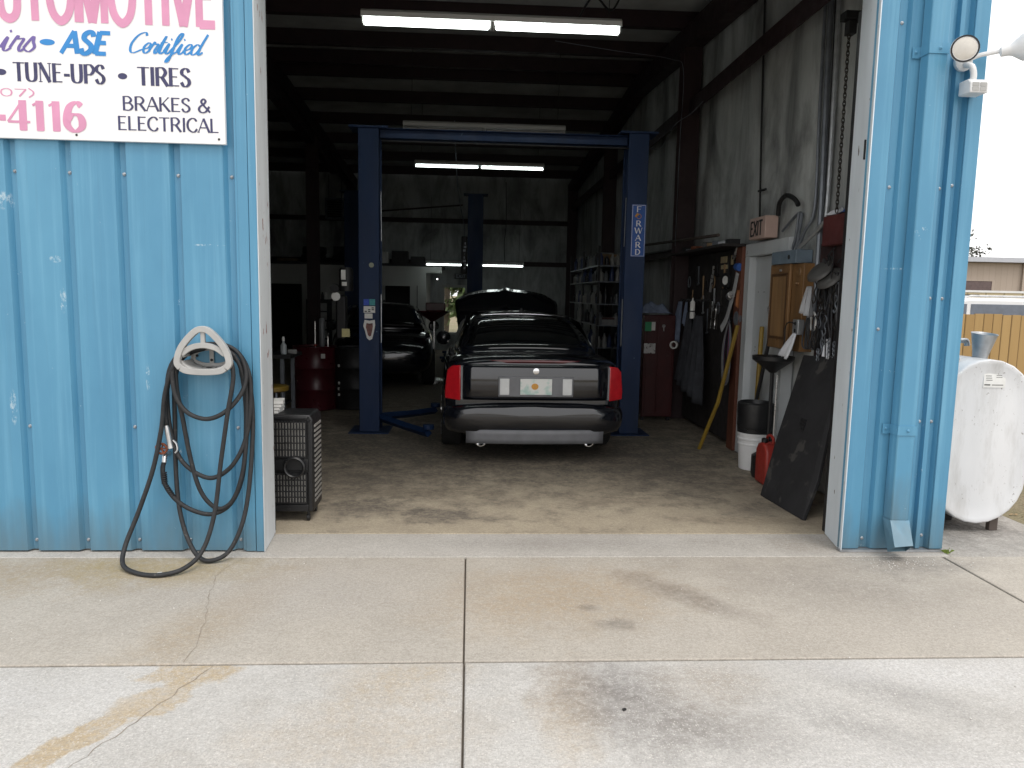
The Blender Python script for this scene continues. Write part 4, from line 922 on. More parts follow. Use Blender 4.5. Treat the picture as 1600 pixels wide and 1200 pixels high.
# stickers on the left post
yf = 4.0295
q = MB(); q.box(-1.215, -1.155, yf-.002, yf, 1.475, 1.545); q.build('sticker', m_bluesticker, L1)
q = MB(); q.box(-1.15, -1.085, yf-.002, yf, 1.475, 1.545); q.build('sticker', m_teal, L1)
q = MB(); q.box(-1.215, -1.085, yf-.002, yf, 1.39, 1.465); o = q.build('sticker', m_paper, L1)
q = MB()
for i in range(3):
    for j in range(3):
        if random.random() < .7: q.box(-1.205+.04*i, -1.178+.04*i, yf-.003, yf-.0022, 1.40+.02*j, 1.412+.02*j)
q.build('printed_marks', m_inkblack, o)
q = MB(); q.box(-1.205, -1.115, yf-.002, yf, 1.325, 1.382); q.build('sticker', m_paper, L1)
sh = [(-1.205, 1.31), (-1.15, 1.30), (-1.09, 1.31), (-1.085, 1.25), (-1.10, 1.17), (-1.12, 1.09), (-1.15, 1.075), (-1.18, 1.10), (-1.20, 1.18), (-1.22, 1.24)]
q = MB(); q.prism(sh, yf-.002, yf, lambda a, b, d: (a, d, b)); o = q.build('sticker', m_paper, L1)
q = MB(); q.prism([(-1.15+(a+1.15)*.6, 1.2+(b-1.2)*.66) for a, b in sh], yf-.0032, yf-.0022, lambda a, b, d: (a, d, b)); q.build('sticker_figure', M('sticker_brown', (.2, .09, .08), .6, 0, .5, 30), o)
q = MB(); q.lathe([(.028, 0), (.028, .004)], (-1.125, yf, 1.93), (0, -1, 0), 16); q.build('inspection_seal', M('seal', (.3, .33, .25), .5), L1)
# name placard on the right post
q = MB(); q.box(1.84, 2.005, yf-.004, yf, 2.09, 2.68); o = q.build('name_placard', m_placard, L1)
fp = lambda x, z, l: (x, yf-.0045-l, z)
q = MB(); 
for a, b, c, d in ((1.846, 1.999, 2.096, 2.1), (1.846, 1.999, 2.67, 2.674), (1.846, 1.85, 2.1, 2.67), (1.995, 1.999, 2.1, 2.67)): q.box(a, b, yf-.0052, yf-.0042, c, d)
for i, ch in enumerate('FORWARD'):
    zc = 2.595-.0805*i; wd = .062 if ch != 'W' else .085
    if ch == 'O': continue
    letters(q, ch, 1.922-wd/2, 1.922+wd/2, zc, .064, fp, thin=.09, thick=.2, serif=.22)
q.build('lettering', m_inkwhite, o)
q = MB(); q.tube([(1.922+.026*math.cos(a*.4488), yf-.006, 2.547+.027*math.sin(a*.4488)) for a in range(14)], .009, 6, True, (1, .3, (0, 1, 0))); q.add([(1.875, yf-.0055, 2.55), (1.90, yf-.0055, 2.585), (1.93, yf-.0055, 2.57), (1.885, yf-.0055, 2.535)], [(0, 1, 2, 3)]); q.build('lettering', m_gold, o)
L2 = thing('two_post_lift', 'second blue two-post lift deep in the shop, behind the raised hood', 'vehicle lift', (-1.3, 13, 0))
post(L2, .10, 13, 3.9, -1, .36); post(L2, -2.72, 13, 3.9, 1, .36)
q = MB(); q.box(-.22, -.085, 12.8, 12.95, 2.1, 2.95); q.build('control_box', m_dark, L2, bevel=.02)
q = MB(); 
for i in range(8): q.box(-.165+.02*math.sin(i*2.1), -.125+.02*math.sin(i*1.3), 12.795, 12.7985, 2.2+.08*i, 2.25+.08*i)
q.build('control_marks', m_conduit, L2)

# ---------------------------------------------------------------- strip lights
def strip(label, x0, x1, y, z, lit, twin=False, housing=True, hang=True):
    t = thing('strip_light', label, 'light', ((x0+x1)/2, y, z), 'ceiling strip lights')
    q = MB(); q.prism([(-.065, .0), (-.065, .045), (-.03, .075), (.03, .075), (.065, .045), (.065, .0)], x0, x1, lambda a, b, d: (d, y+a, z+b)); q.build('housing', m_white, t)
    mid = (x0+x1)/2
    for a, b in ((x0+.02, mid-.03), (mid+.03, x1-.02)):
        for dy in ((-.035, .035) if twin else (0,)):
            q = MB(); q.lathe([(.008, 0), (.019, .012), (.019, b-a-.012), (.008, b-a)], (a, y+dy, z-.03), (1, 0, 0), 12); q.build('tube', lit, t, smooth=True)
    q = MB()
    for x in (x0+.005, mid-.02, mid+.005, x1-.02): q.box(x, x+.015, y-.05, y+.05, z-.055, z-.001)
    q.build('lamp_holder', m_white, t)
    for x in (x0+.12, x1-.12):
        q = MB(); q.tube([(x, y, z+.075), (x+.02, y, zr(y)+.3 if hang else z+1.6)], .004, 5); q.build('hanger_wire', m_dark, t)
strip('bright twin-tube strip light hanging nearest the bay door', -1.046, 1.401, 2.8, 4.165, m_tube, True)
strip('unlit strip light above the cross beam of the blue lift', -1.036, 1.407, 7.0, 4.11, m_dead)
strip('lit strip light hanging in the middle of the shop', -1.072, 1.365, 9.8, 4.03, m_tube2)
strip('lit strip light hung low at the far end of the shop', -1.117, 1.319, 14.1, 2.37, m_tube2, hang=False)

# ---------------------------------------------------------------- left side of the bay
def drum(name, label, x, y, m, h=.88, r=.29, group=None):
    t = thing(name, label, 'drum', (x, y, 0), group)
    q = MB(); q.lathe([(r-.01, .012), (r, .02), (r, .28), (r+.011, .295), (r, .31), (r, .57), (r+.011, .585), (r, .6), (r, h-.02), (r+.006, h-.01), (r+.006, h), (r-.012, h), (r-.014, h-.02), (0, h-.021)], (x, y, 0), n=36); q.build('shell', m, t, smooth=True, angle=50)
    return t
t = drum('oil_drum', 'maroon steel oil drum standing behind the black air conditioner', -2.13, 5.75, m_maroon)
q = MB(); q.box(-1.99, -1.935, 5.47, 5.474, .73, .79); q.build('label_sticker', m_paper, t)
p = thing('drum_pump', 'grey barrel pump standing in the top of the maroon drum', 'pump', (-2.0, 5.7, .87))
q = MB(); q.lathe([(.03, 0), (.04, .02), (.04, .36), (.03, .38)], (-2.0, 5.62, .88), n=16); q.build('cylinder', M('pump_grey', (.25, .26, .28), .4, .3), p, smooth=True)
q = MB(); q.tube([(-2.09, 5.6, .87), (-2.09, 5.6, 1.22)], .008, 6); q.tube([(-1.92, 5.6, .87), (-1.92, 5.6, 1.02), (-1.9, 5.55, 1.06)], .01, 6); q.build('lever', m_steel, p)
q = MB(); q.lathe([(.018, 0), (.018, .025)], (-2.075, 5.56, .9), (0, -1, 0), 10); q.build('knob', m_redplastic, p)
t = drum('oil_drum', 'dark drum with pale markings, to the right of the maroon drum', -1.62, 5.9, m_dark, .86)
q = MB()
for z in (.2, .28, .36, .6): q.box(-1.80, -1.77, 5.655, 5.66, z, z+.035)
q.build('label_sticker', m_paper, t)
t = thing('work_bench', 'dark workbench with a drop-leaf top just inside the left of the bay', 'bench', (-2.3, 4.3, 0))
q = MB(); q.box(-3.4, -2.02, 3.9, 4.5, .86, .90); q.build('top', m_dark, t, bevel=.005)
for x in (-3.3, -2.12):
    for y in (3.95, 4.44): B(x-.02, x+.02, y-.02, y+.02, .003, .859).build('leg', m_conduit, t)
B(-3.3, -2.13, 3.94, 4.42, .3, .32).build('shelf', m_dark, t)
t = thing('spray_bottle', 'clear spray bottle standing on the dark workbench', 'bottle', (-2.13, 4.05, .9))
q = MB(); q.lathe([(.033, 0), (.036, .01), (.036, .1), (.015, .13), (.014, .15)], (-2.13, 4.05, .9005), n=16); q.build('body', M('bottle_plastic', (.35, .38, .4), .25), t, smooth=True)
q = MB(); q.lathe([(.016, 0), (.016, .03), (.01, .05)], (-2.13, 4.05, 1.0505), n=12); q.build('cap', m_paper, t, smooth=True)
t = thing('oil_can', 'small grey can lying on the workbench beside the bottle', 'can', (-2.02, 4.08, .9))
q = MB(); q.lathe([(.025, 0), (.027, .005), (.027, .09), (.02, .095)], (-2.08, 4.08, .928), (1, -.1, 0), 14); q.build('body', m_boxgrey, t, smooth=True)
t = thing('stool', 'yellow-seated stool by the workbench behind the left door jamb', 'stool', (-1.95, 3.3, 0))
q = MB(); q.lathe([(.15, 0), (.165, .01), (.165, .05), (.15, .06)], (-2.09, 3.4, .56), n=24); q.build('seat', m_yellow, t, smooth=True)
for a in range(4):
    c, s = math.cos(a*1.5708+.6), math.sin(a*1.5708+.6); q = MB(); q.tube([(-2.09+.1*c, 3.4+.1*s, .56), (-2.09+.17*c, 3.4+.17*s, .003)], .014, 6); q.build('leg', m_conduit, t)
t = thing('tool_chest', 'grey drawer tool chest standing against the white office front', 'tool chest', (-3.35, 12.2, 0))
B(-3.6, -3.12, 12.0, 12.45, .1, 1.45).build('cabinet', m_dark, t, bevel=.01)
for i in range(6): B(-3.57, -3.15, 11.975, 11.999, .2+.2*i, .37+.2*i).build('drawer', m_boxgrey, t, bevel=.006)
for x in (-3.55, -3.17):
    for y in (12.05, 12.4): B(x-.03, x+.03, y-.03, y+.03, .003, .099).build('foot', m_dark, t)
for i in range(5):
    tt = thing('spray_can', ['silver', 'dark', 'grey', 'black', 'pale'][i]+' spray can on top of the grey tool chest', 'can', (-3.5+.075*i, 12.15, 1.45))
    q = MB(); q.lathe([(.03, 0), (.033, .006), (.033, .11+.012*(i % 3)), (.02, .13+.012*(i % 3)), (.018, .16)], (-3.5+.075*i, 12.15+.03*(i % 2), 1.451), n=12); q.build('body', [m_steel, m_dark, m_boxgrey, m_black, m_paper][i], tt, smooth=True)
t = thing('switch_panel', 'pale breaker panel fixed to the white office wall by the tool chest', 'electrical panel', (-3.4, 14.58, 1.3))
B(-3.72, -3.35, 14.52, 14.577, .95, 1.6).build('case', m_office, t, bevel=.006); q = MB(); q.lathe([(.03, 0), (.03, .02)], (-3.5, 14.52, 1.42), (0, -1, 0), 12); q.build('knob', m_inkblack, t)
t = thing('drain_stand', 'dark oil drain pan on a thin pole under a small red box', 'oil drain', (-.66, 9.0, 0))
q = MB(); q.lathe([(.04, 0), (.06, .02), (.3, .17), (.305, .19), (.29, .19), (.05, .03)], (-.68, 9, 1.12), n=26, cap=False); q.build('funnel', m_maroon, t, smooth=True)
q = MB(); q.tube([(-.65, 9, .1), (-.65, 9, 1.13)], .022, 8); q.lathe([(.25, 0), (.25, .05), (.05, .1)], (-.65, 9, .003), n=20); q.build('pole', m_steel, t, smooth=True)
tag(B(-.80, -.45, 8.85, 9.1, 1.312, 1.46).build('oil_box', m_red, loc=(-.6, 9, 1.312), bevel=.015), 'small dark red box resting on the oil drain pan', 'box')
# things on the storage deck
def junk(name, label, cat, x, y, z, w, d, h, m, rz=0, group=None):
    q = MB(); q.box(x-w/2, x+w/2, y-d/2, y+d/2, z, z+h, rz); return tag(q.build(name, m, loc=(x, y, z), bevel=min(.012, h*.1)), label, cat, group)
zd = 2.372
junk('carton', 'white carton on the storage deck right of the left lift post', 'box', -2.26, 15.1, zd, .26, .3, .30, m_paper)
def tyre(label, x, y, z, r, group='old tyres on the storage deck'):
    q = MB(); q.lathe([(r*.6, -.09), (r*.93, -.1), (r, -.06), (r, .06), (r*.93, .1), (r*.6, .09), (r*.6, -.09)], (x, y, z+.1), (0, 0, 1), 26, cap=False); return tag(q.build('tyre', m_tyre, loc=(x, y, z), smooth=True), label, 'tyre', group)
tyre('old tyre lying at the left of the storage deck', -4.1, 15.3, zd, .32); tyre('old tyre stacked on another at the left of the storage deck', -4.08, 15.32, zd+.205, .31); tyre('old tyre under the dark crate on the storage deck', -3.3, 15.4, zd, .34)
junk('crate', 'dark plastic crate on a tyre on the storage deck', 'crate', -3.3, 15.4, zd+.205, .55, .4, .22, m_dark)
junk('carton', 'flat brown carton at the far left end of the storage deck', 'box', -4.75, 15.3, zd, .5, .4, .09, m_card)
junk('crate', 'dark crate on the storage deck beside the white carton', 'crate', -1.85, 15.3, zd, .42, .4, .34, m_dark)
junk('crate', 'low dark bin on the storage deck near its right end', 'crate', -1.38, 15.2, zd, .36, .4, .2, m_dark)
def hose_coil(name, label, cat, c, r, n, m, th=.012):
    q = MB()
    for k in range(n):
        q.tube([(c[0]+(r-.014*k)*math.cos(a*.3927)+.008*random.uniform(-1, 1), c[1]+.02*k*random.uniform(-1, 1), c[2]+(r-.014*k)*math.sin(a*.3927)) for a in range(16)], th, 6, True, k=2)
    return tag(q.build(name, m, loc=c, smooth=True), label, cat)
hose_coil('cable_coil', 'loose coil of dark hose on the storage deck crate', 'hose', (-2.95, 15.3, zd+.62), .16, 3, m_dark)
t = thing('wall_heater', 'dark louvred heater hung high on the back wall at the left', 'heater', (-3.7, 16.5, 3.7))
q = MB(); 
for a, b, c, d in ((-3.97, -3.93, 3.6, 4.15), (-3.52, -3.48, 3.6, 4.15), (-3.93, -3.52, 3.6, 3.64), (-3.93, -3.52, 4.11, 4.15)): q.box(a, b, 16.2, 16.55, c, d)
q.build('case', m_conduit, t); q = MB()
for i in range(7): q.box(-3.925, -3.525, 16.25, 16.3, 3.66+.064*i, 3.672+.064*i, tilt=(.5, 'X'))
q.build('louvre', m_dark, t); q = MB(); q.tube([(-3.9, 16.4, 4.15), (-3.9, 16.4, 4.8)], .01, 6); q.tube([(-3.55, 16.4, 4.15), (-3.55, 16.4, 4.8)], .01, 6); q.build('hanger', m_dark, t)
t = thing('exit_sign', 'small dark exit sign over the back window', 'sign', (-.28, 16.9, 2.13))
B(-.46, -.10, 16.88, 16.92, 2.06, 2.21).build('case', m_dark, t); q = MB(); letters(q, 'EXIT', -.42, -.14, 2.09, .09, lambda x, z, l: (x, 16.878-l, z), thin=.2, thick=.2); q.build('lettering', m_conduit, t)
t = thing('indicator_lamp', 'tiny bright indicator lamp beside the dark corridor', 'light', (-.95, 16.9, 2.04))
q = MB(); q.lathe([(.02, 0), (.02, .02), (.0, .03)], (-.95, 16.9, 2.04), (0, -1, 0), 10); q.build('bulb', emit('indicator', (1, 1, 1), 3), t, smooth=True)
q = MB(); q.box(-.99, -.91, 16.901, 16.95, 2.0, 2.08); q.build('base', m_dark, t)
# ---------------------------------------------------------------- right wall: door, exit sign, wiring
t = thing('side_door', 'pale grey side door with white frame in the right wall of the shop', 'door', (2.93, 2.6, 0))
q = MB(); q.box(2.86, 2.97, 3.0, 3.13, .003, 2.06); q.box(2.86, 2.97, 2.08, 2.16, .003, 2.06); q.box(2.86, 2.97, 2.08, 3.13, 2.061, 2.19); q.build('frame', m_door, t, bevel=.005)
B(2.93, 2.96, 2.71, 2.995, .01, 2.055).build('side_panel', m_door, t, bevel=.003)
B(2.925, 2.96, 2.165, 2.70, .01, 2.055).build('leaf', m_door, t, bevel=.003)
q = MB()
for z in (.55, 1.1, 1.14, 1.7):
    for y in (2.75, 2.9): q.lathe([(.006, 0), (.004, .004)], (2.93, y, z), (-1, 0, 0), 8)
q.build('screw', m_dark, t)
t = thing('exit_sign', 'pinkish box exit sign fixed above the white side door', 'sign', (2.9, 2.75, 2.33))
B(2.80, 2.93, 2.50, 2.90, 2.215, 2.425).build('case', m_signface, t, bevel=.008)
q = MB(); letters(q, 'EXIT', -2.87, -2.56, 2.245, .145, lambda x, z, l: (2.7985-l, -x, z), thin=.14, thick=.2); q.build('lettering', m_inkblack, t)
q = MB(); q.tube([(2.9, 2.45, 2.42), (2.88, 2.38, 2.53), (2.88, 2.24, 2.575), (2.88, 2.06, 2.52), (2.88, 1.98, 2.46)], .022, 8, k=5); tag(q.build('flexible_conduit', m_dark, loc=(2.88, 2.2, 2.5), smooth=True), 'black flexible conduit looping over from the pinkish exit sign', 'conduit')
gb = thing('electrical_gutter', 'blue-grey electrical gutter box above the varnished wood cabinet', 'electrical box', (2.9, 2.05, 1.98))
q = MB(); q.box(2.80, 2.95, 1.78, 2.30, 1.945, 2.06); q.build('case', M('electrical_blue_grey', (.15, .20, .25), .5), gb, bevel=.006)
q = MB(); q.lathe([(.02, 0), (.02, .004)], (2.80, 1.92, 2.0), (-1, 0, 0), 12); q.build('knockout', m_inkblack, gb)
conds = [
 ('dark conduit running up the right wall nearest the exit sign', [(2.93, 1.83, 4.5), (2.93, 1.79, 3.2), (2.93, 1.76, 2.42), (2.9, 1.86, 2.22), (2.88, 1.95, 2.06)], .014, m_conduit),
 ('thick dark conduit in the middle of the wall bundle', [(2.93, 1.73, 4.5), (2.93, 1.68, 3.2), (2.93, 1.64, 2.4), (2.93, 1.63, 1.5)], .024, m_conduit),
 ('slim dark conduit beside the bright bent one', [(2.94, 1.66, 4.5), (2.94, 1.61, 3.2), (2.94, 1.575, 2.2), (2.94, 1.56, 1.6)], .012, m_dark),
 ('bright galvanised conduit bending over to the gutter box', [(2.93, 1.60, 4.5), (2.93, 1.55, 3.2), (2.92, 1.52, 2.36), (2.9, 1.55, 2.25), (2.86, 1.72, 2.13), (2.84, 1.80, 2.08), (2.84, 1.82, 2.04)], .018, m_galv),
 ('short grey conduit dropping into the left of the gutter box', [(2.9, 2.0, 2.4), (2.9, 2.03, 2.2), (2.9, 2.1, 2.06)], .013, m_conduit),
 ('grey conduit elbowing along under the flexible loop', [(2.93, 2.4, 2.27), (2.92, 2.1, 2.38), (2.92, 2.0, 2.39), (2.91, 1.97, 2.33), (2.9, 2.0, 2.06)], .014, m_conduit)]
for lab, pts, r, m in conds: tag(MB().tube(pts, r, 8, k=5).build('conduit', m, loc=pts[-1], smooth=True), lab, 'conduit', 'conduits on the right wall')
q = MB(); q.tube([(2.92, 3.16, 4.75), (2.92, 3.05, 3.4), (2.92, 2.94, 2.3)], .011, 6); q.tube([(2.92, 3.02, 2.72), (2.92, 2.84, 2.715)], .013, 6); tag(q.build('pull_rod', m_dark, loc=(2.92, 3, 2.3)), 'long thin dark rod standing against the insulation by the exit sign', 'rod')
def wire(label, pts, r=.004, m=None): tag(MB().tube(pts, r, 5, k=8).build('wire', m or m_conduit, loc=pts[0], smooth=True), label, 'wire')
wire('thin wire looping from the roof down the maroon column', [(1.0, 4.9, 4.72), (1.8, 5.0, 4.66), (2.5, 5.1, 4.62), (2.69, 5.2, 4.5), (2.68, 5.19, 3.6), (2.68, 5.19, 2.3)])
wire('thin wire draped from the girt to the column', [(2.78, 4.6, 3.99), (2.75, 5.0, 3.94), (2.68, 5.5, 3.9), (2.75, 6.6, 3.8), (2.7, 7.8, 4.2)], .006)
wire('cable hanging from the roof to the deep lift control box', [(-.35, 10.5, 5.0), (-.3, 10.8, 4.0), (-.25, 12.0, 3.6), (-.16, 12.8, 3.2), (-.15, 12.85, 2.95)], .012)
wire('dark cable clipped along the roof by the near strip light', [(1.0, 2.8, 4.25), (1.2, 3.2, 4.6), (1.45, 3.6, 4.62), (1.6, 3.7, 4.9)], .012, m_dark)
wire('cable drooping in front of the deep back wall', [(.85, 14.1, 2.45), (.83, 14.2, 2.9), (.87, 14.2, 3.4), (.85, 14.2, 4.4)], .01, m_dark)
m_wooddark = M('dark_pine', (.085, .042, .018), .5, 0, .3, 9, (1, 1, .12))
wc = thing('wood_cabinet', 'varnished pine cabinet hung on the right wall below the gutter box', 'cabinet', (2.9, 2.03, 1.2))
B(2.845, 2.96, 1.70, 2.34, 1.18, 1.94).build('carcass', m_wood, wc, bevel=.004)
q = MB(); q.box(2.818, 2.8445, 1.92, 2.345, 1.185, 1.945); dr = q.build('door', m_wood, wc, bevel=.006)
q = MB()
for a, b, c, d in ((1.955, 1.975, 1.27, 1.86), (2.285, 2.305, 1.27, 1.86), (1.9751, 2.2849, 1.27, 1.29), (1.9751, 2.2849, 1.84, 1.86)): q.box(2.811, 2.8175, a, b, c, d)
q.build('panel_moulding', m_wooddark, dr)
B(2.8155, 2.8172, 1.98, 2.28, 1.295, 1.835).build('door_panel', M('pale_pine', (.26, .15, .065), .45, 0, .35, 9, (1, 1, .12)), dr)
q = MB(); q.lathe([(.016, 0), (.013, .02), (.004, .03)], (2.845, 1.80, 1.77), (-1, 0, 0), 12); q.lathe([(.045, 0), (.04, .006), (.03, .002)], (2.845, 1.80, 1.87), (-1, 0, 0), 18); q.build('knob', m_wood, wc, smooth=True)
q = MB(); q.box(2.806, 2.8175, 2.325, 2.345, 1.5, 1.56); q.box(2.808, 2.8175, 2.10, 2.13, 1.88, 1.90); q.build('hinge', m_steel, wc)
ot = thing('power_outlet', 'metal power outlet box on the lower corner of the wood cabinet', 'outlet', (2.84, 1.72, 1.38))
B(2.79, 2.8445, 1.63, 1.74, 1.33, 1.46).build('box', m_galv, ot, bevel=.005); q = MB()
for z in (1.365, 1.425): q.lathe([(.017, 0), (.017, .003)], (2.79, 1.685, z), (-1, 0, 0), 12)
q.build('socket', m_dark, ot)
wire('black cord plugged into the outlet and hanging over the cabinet', [(2.785, 1.69, 1.425), (2.78, 1.80, 1.43), (2.79, 1.88, 1.38), (2.795, 1.9, 1.24), (2.79, 2.0, 1.12), (2.7, 2.05, 1.08)], .006, m_inkblack)

m_peg2 = M('sooty_red_panel', (.03, .014, .015), .8, 0, .4, 6)
m_primer2 = M('red_board', (.085, .02, .02), .6, 0, .3, 5)
# header board, tarp, hoist chain
B(2.85, 2.96, .42, 1.43, 2.06, 2.30).build('header_box', m_primer2, None, loc=(2.88, 1.0, 2.1), label='dark red box beam on the right wall under the blue tarp', cat='beam', bevel=.01)
def rag(name, label, cat, c, w, d, h, m, seed):
    rnd = random.Random(seed); ph = [rnd.uniform(0, 6) for _ in range(6)]
    def fn(u, v):
        x = (u-.5)*w; y = (v-.5)*d
        z = h*(.55+.3*math.sin(6*u+ph[0])*math.cos(5*v+ph[1])+.25*math.sin(13*u+9*v+ph[2]))*(1-abs(2*u-1)**3)*(1-abs(2*v-1)**3)+.004
        return (c[0]+x+.03*math.sin(4*v+ph[3]), c[1]+y+.03*math.sin(5*u+ph[4]), c[2]+z)
    return tag(MB().grid(22, 22, fn).build(name, m, loc=c, smooth=True, solid=.004), label, cat)
rag('tarp', 'crumpled blue tarp lying on the maroon box beam by the right jamb', 'tarp', (2.90, .95, 2.302), .12, .62, .09, m_tarp, 3)
rag('plastic_sheet', 'crumpled pale plastic sheet beside the blue tarp', 'plastic sheet', (2.90, 1.30, 2.302), .1, .26, .06, m_whitecloth, 5)
ch = thing('hoist_chain', 'hanging steel hoist chain just inside the right door jamb', 'chain', (2.82, 1.2, 2.32))
q = MB(); n = 44
for i in range(n):
    z = 3.66-(3.66-2.30)*i/n; y = 1.23; x = 2.86
    a = Vector((1, 0, 0)) if i % 2 else Vector((0, 1, 0))
    q.tube([Vector((x, y, z))+a*.0115*math.cos(k*.7854)+Vector((0, 0, .024*math.sin(k*.7854))) for k in range(8)], .0042, 5, True)
q.build('links', m_chain, ch, smooth=True)
q = MB(); q.box(2.80, 2.95, 1.17, 1.27, 3.74, 3.80); q.box(2.84, 2.90, 1.19, 1.27, 3.64, 3.7395); q.build('bracket', m_dark, ch, bevel=.005)

# belts, hooks and clutter hanging beside the jamb
wb = B(2.91, 2.96, .43, 1.56, .9, 2.09).build('peg_panel', m_peg2, None, loc=(2.93, 1.0, .9), label='dark red wall panel carrying the tangle of belts beside the right jamb', cat='wall panel')
m_belt = M('belt_rubber', (.04, .042, .048), .45, 0, .4, 20)
for i in range(44):
    y = .82+.0165*i+random.uniform(-.02, .02); zt = random.uniform(1.6, 2.05); ln = random.uniform(.2, .6); wd = random.uniform(.025, .08); x = 2.90-random.uniform(.0, .085)
    if y > 1.38: zt = min(zt, 1.5); ln = .28
    j = [random.uniform(-.025, .025) for _ in range(8)]
    pts = [(x, y+j[0], zt), (x, y-wd*.6+j[1], zt-.04), (x-.01, y-wd+j[2], zt-ln*.5), (x, y-wd*.7+j[3], zt-ln*.9), (x, y+j[4], zt-ln), (x-.01, y+wd*.7+j[5], zt-ln*.9), (x, y+wd+j[6], zt-ln*.5), (x, y+wd*.6+j[7], zt-.04)]
    tag(MB().tube(pts, random.choice((.005, .0065, .009)), 6, True, k=4).build('drive_belt', m_belt if i % 2 else m_rubber, loc=(x, y, zt), smooth=True), 'black rubber belt among those hanging in the tangle beside the right jamb', 'belt', 'belts hanging beside the right jamb')
for i in range(26):
    y = .80+.024*i+random.uniform(-.02, .02); z = random.uniform(1.25, 1.85); x = 2.86-random.uniform(0, .07); s = random.uniform(.04, .1)
    pts = [(x, y+.01, z+s), (x, y-.02, z+s*.6), (x, y+.015, z), (x, y-.015, z-s*.6), (x, y+.02, z-s), (x, y+.04, z-s*.7)]
    tag(MB().tube(pts, .0055, 6, k=4).build('steel_hook', m_chain if i % 3 else m_conduit, loc=(x, y, z), smooth=True), 'bent steel hook among those hanging beside the right jamb', 'hook', 'hooks hanging beside the right jamb')
for i in range(9):
    y = .82+.06*i; z = random.uniform(1.2, 1.42); x = 2.84-.01*(i % 3)
    q = MB()
    for k in range(5): q.tube([(x+.004*k, y+.02*math.cos(a*.7854)+.006*k, z-.035*k+.022*math.sin(a*.7854)) for a in range(8)], .005, 5, True)
    tag(q.build('chain_piece', m_conduit, loc=(x, y, z), smooth=True), 'short piece of galvanised chain low in the tangle by the right jamb', 'chain', 'chain pieces by the right jamb')
for i, (y, z, dx) in enumerate(((1.31, 1.855, 0), (1.22, 1.80, .04))):
    t = thing('dished_pan', ['grey round dished pan hung tilted by the wood cabinet', 'second grey round pan tucked behind the first'][i], 'pan', (2.8+dx, y, z))
    q = MB(); q.lathe([(0, .03), (.085, .026), (.108, .012), (.115, .0), (.111, -.006), (.103, .006), (0, .02)], (2.80+dx, y, z), (-.75, -.2, .7), 30, cap=False); q.build('dish', M('pan_grey', (.085, .083, .08), .5, .3, .2) if i == 0 else bpy.data.materials['pan_grey'], t, smooth=True)
    q = MB(); q.tube([(2.85+dx, y, z+.12), (2.9+dx, y-.02, z+.2)], .006, 5); q.build('hanging_loop', m_dark, t)
def cloth(name, label, cat, top, bot, w0, w1, m, seed, dx=.03, folds=5):
    """hanging cloth in a y-z plane: top and bottom centre points"""
    rnd = random.Random(seed); ph = rnd.uniform(0, 6)
    T, Bt = Vector(top), Vector(bot)
    def fn(u, v):
        c = T.lerp(Bt, v); w = w0+(w1-w0)*math.sin(v*math.pi/2); jag = .12*(u-.5)*v
        return (c.x-dx*math.sin(folds*math.pi*u+ph+v)*(.3+.7*v), c.y+(u-.5)*w, c.z+jag*(T.z-Bt.z)*1.2)
    return tag(MB().grid(18, 12, fn).build(name, m, loc=top, smooth=True, solid=.005), label, cat)
m_bagclear = NT('clear_plastic'); m_bagclear.b.inputs['Alpha'].default_value = .55; m_bagclear = m_bagclear.done((.45, .47, .5), .15)
cloth('plastic_bag', 'crumpled clear plastic bag hanging under the grey pans', 'bag', (2.80, 1.47, 1.74), (2.78, 1.46, 1.50), .1, .17, m_bagclear, 1, .03, 4)
cloth('white_rag', 'white rag hanging from the lower corner of the wood cabinet', 'rag', (2.78, 1.66, 1.34), (2.74, 1.78, 1.13), .05, .2, m_whitecloth, 2, .02, 3)
q = MB(); q.tube([(2.84, 1.46+.045*math.cos(a*.5236), 1.44+.085*math.sin(a*.5236)*(1 if math.sin(a*.5236) > 0 else .75)) for a in range(12)], .0095, 8, True, k=2)
tag(q.build('white_ring', m_paper, loc=(2.84, 1.46, 1.44), smooth=True), 'white teardrop ring hanging beside the white rag', 'ring')
cloth('pale_glove', 'pale work glove hanging low in the tangle behind the black foam mat', 'glove', (2.85, 1.2, 1.32), (2.84, 1.18, 1.17), .08, .1, m_whitecloth, 8, .02, 4)

# floor items by the right jamb
mt = thing('foam_mat', 'large black foam mat leaning against the right wall beside the jamb', 'mat', (2.47, 1.0, 0))
q = MB()
A, Bp, Cp, D = Vector((2.43, 1.34, .004)), Vector((2.475, .66, .004)), Vector((2.80, .90, .42)), None
fc = [Vector((2.43, 1.345, .005)), Vector((2.475, .655, .005)), Vector((2.60, .72, .28)), Vector((2.84, .93, 1.19)), Vector((2.84, 1.60, 1.165)), Vector((2.55, 1.38, .45))]
nrm = Vector((.9, .1, -.33)).normalized()*.035
m6 = len(fc); q.add(fc+[p+nrm for p in fc], [tuple(range(m6)), tuple(range(m6, 2*m6))]+[(i, (i+1) % m6, m6+(i+1) % m6, m6+i) for i in range(m6)])
q.build('mat', m_mat, mt, bevel=.008)
q = MB()
for i in range(5): 
    for j in range(3): q.box(2.617+.006*i, 2.625+.006*i, 1.06+.03*j, 1.08+.03*j, .53+.035*i, .553+.035*i)
q.build('embossed_marks', m_dark, mt)
st = thing('drain_stand', 'black oil drain stand with a wide funnel behind the foam mat', 'oil drain', (2.70, 2.05, 0))
q = MB(); q.lathe([(.03, 0), (.05, .02), (.18, .115), (.185, .15), (.175, .15), (.04, .03)], (2.74, 1.98, .97), n=28, cap=False); q.build('funnel', m_black, st, smooth=True)
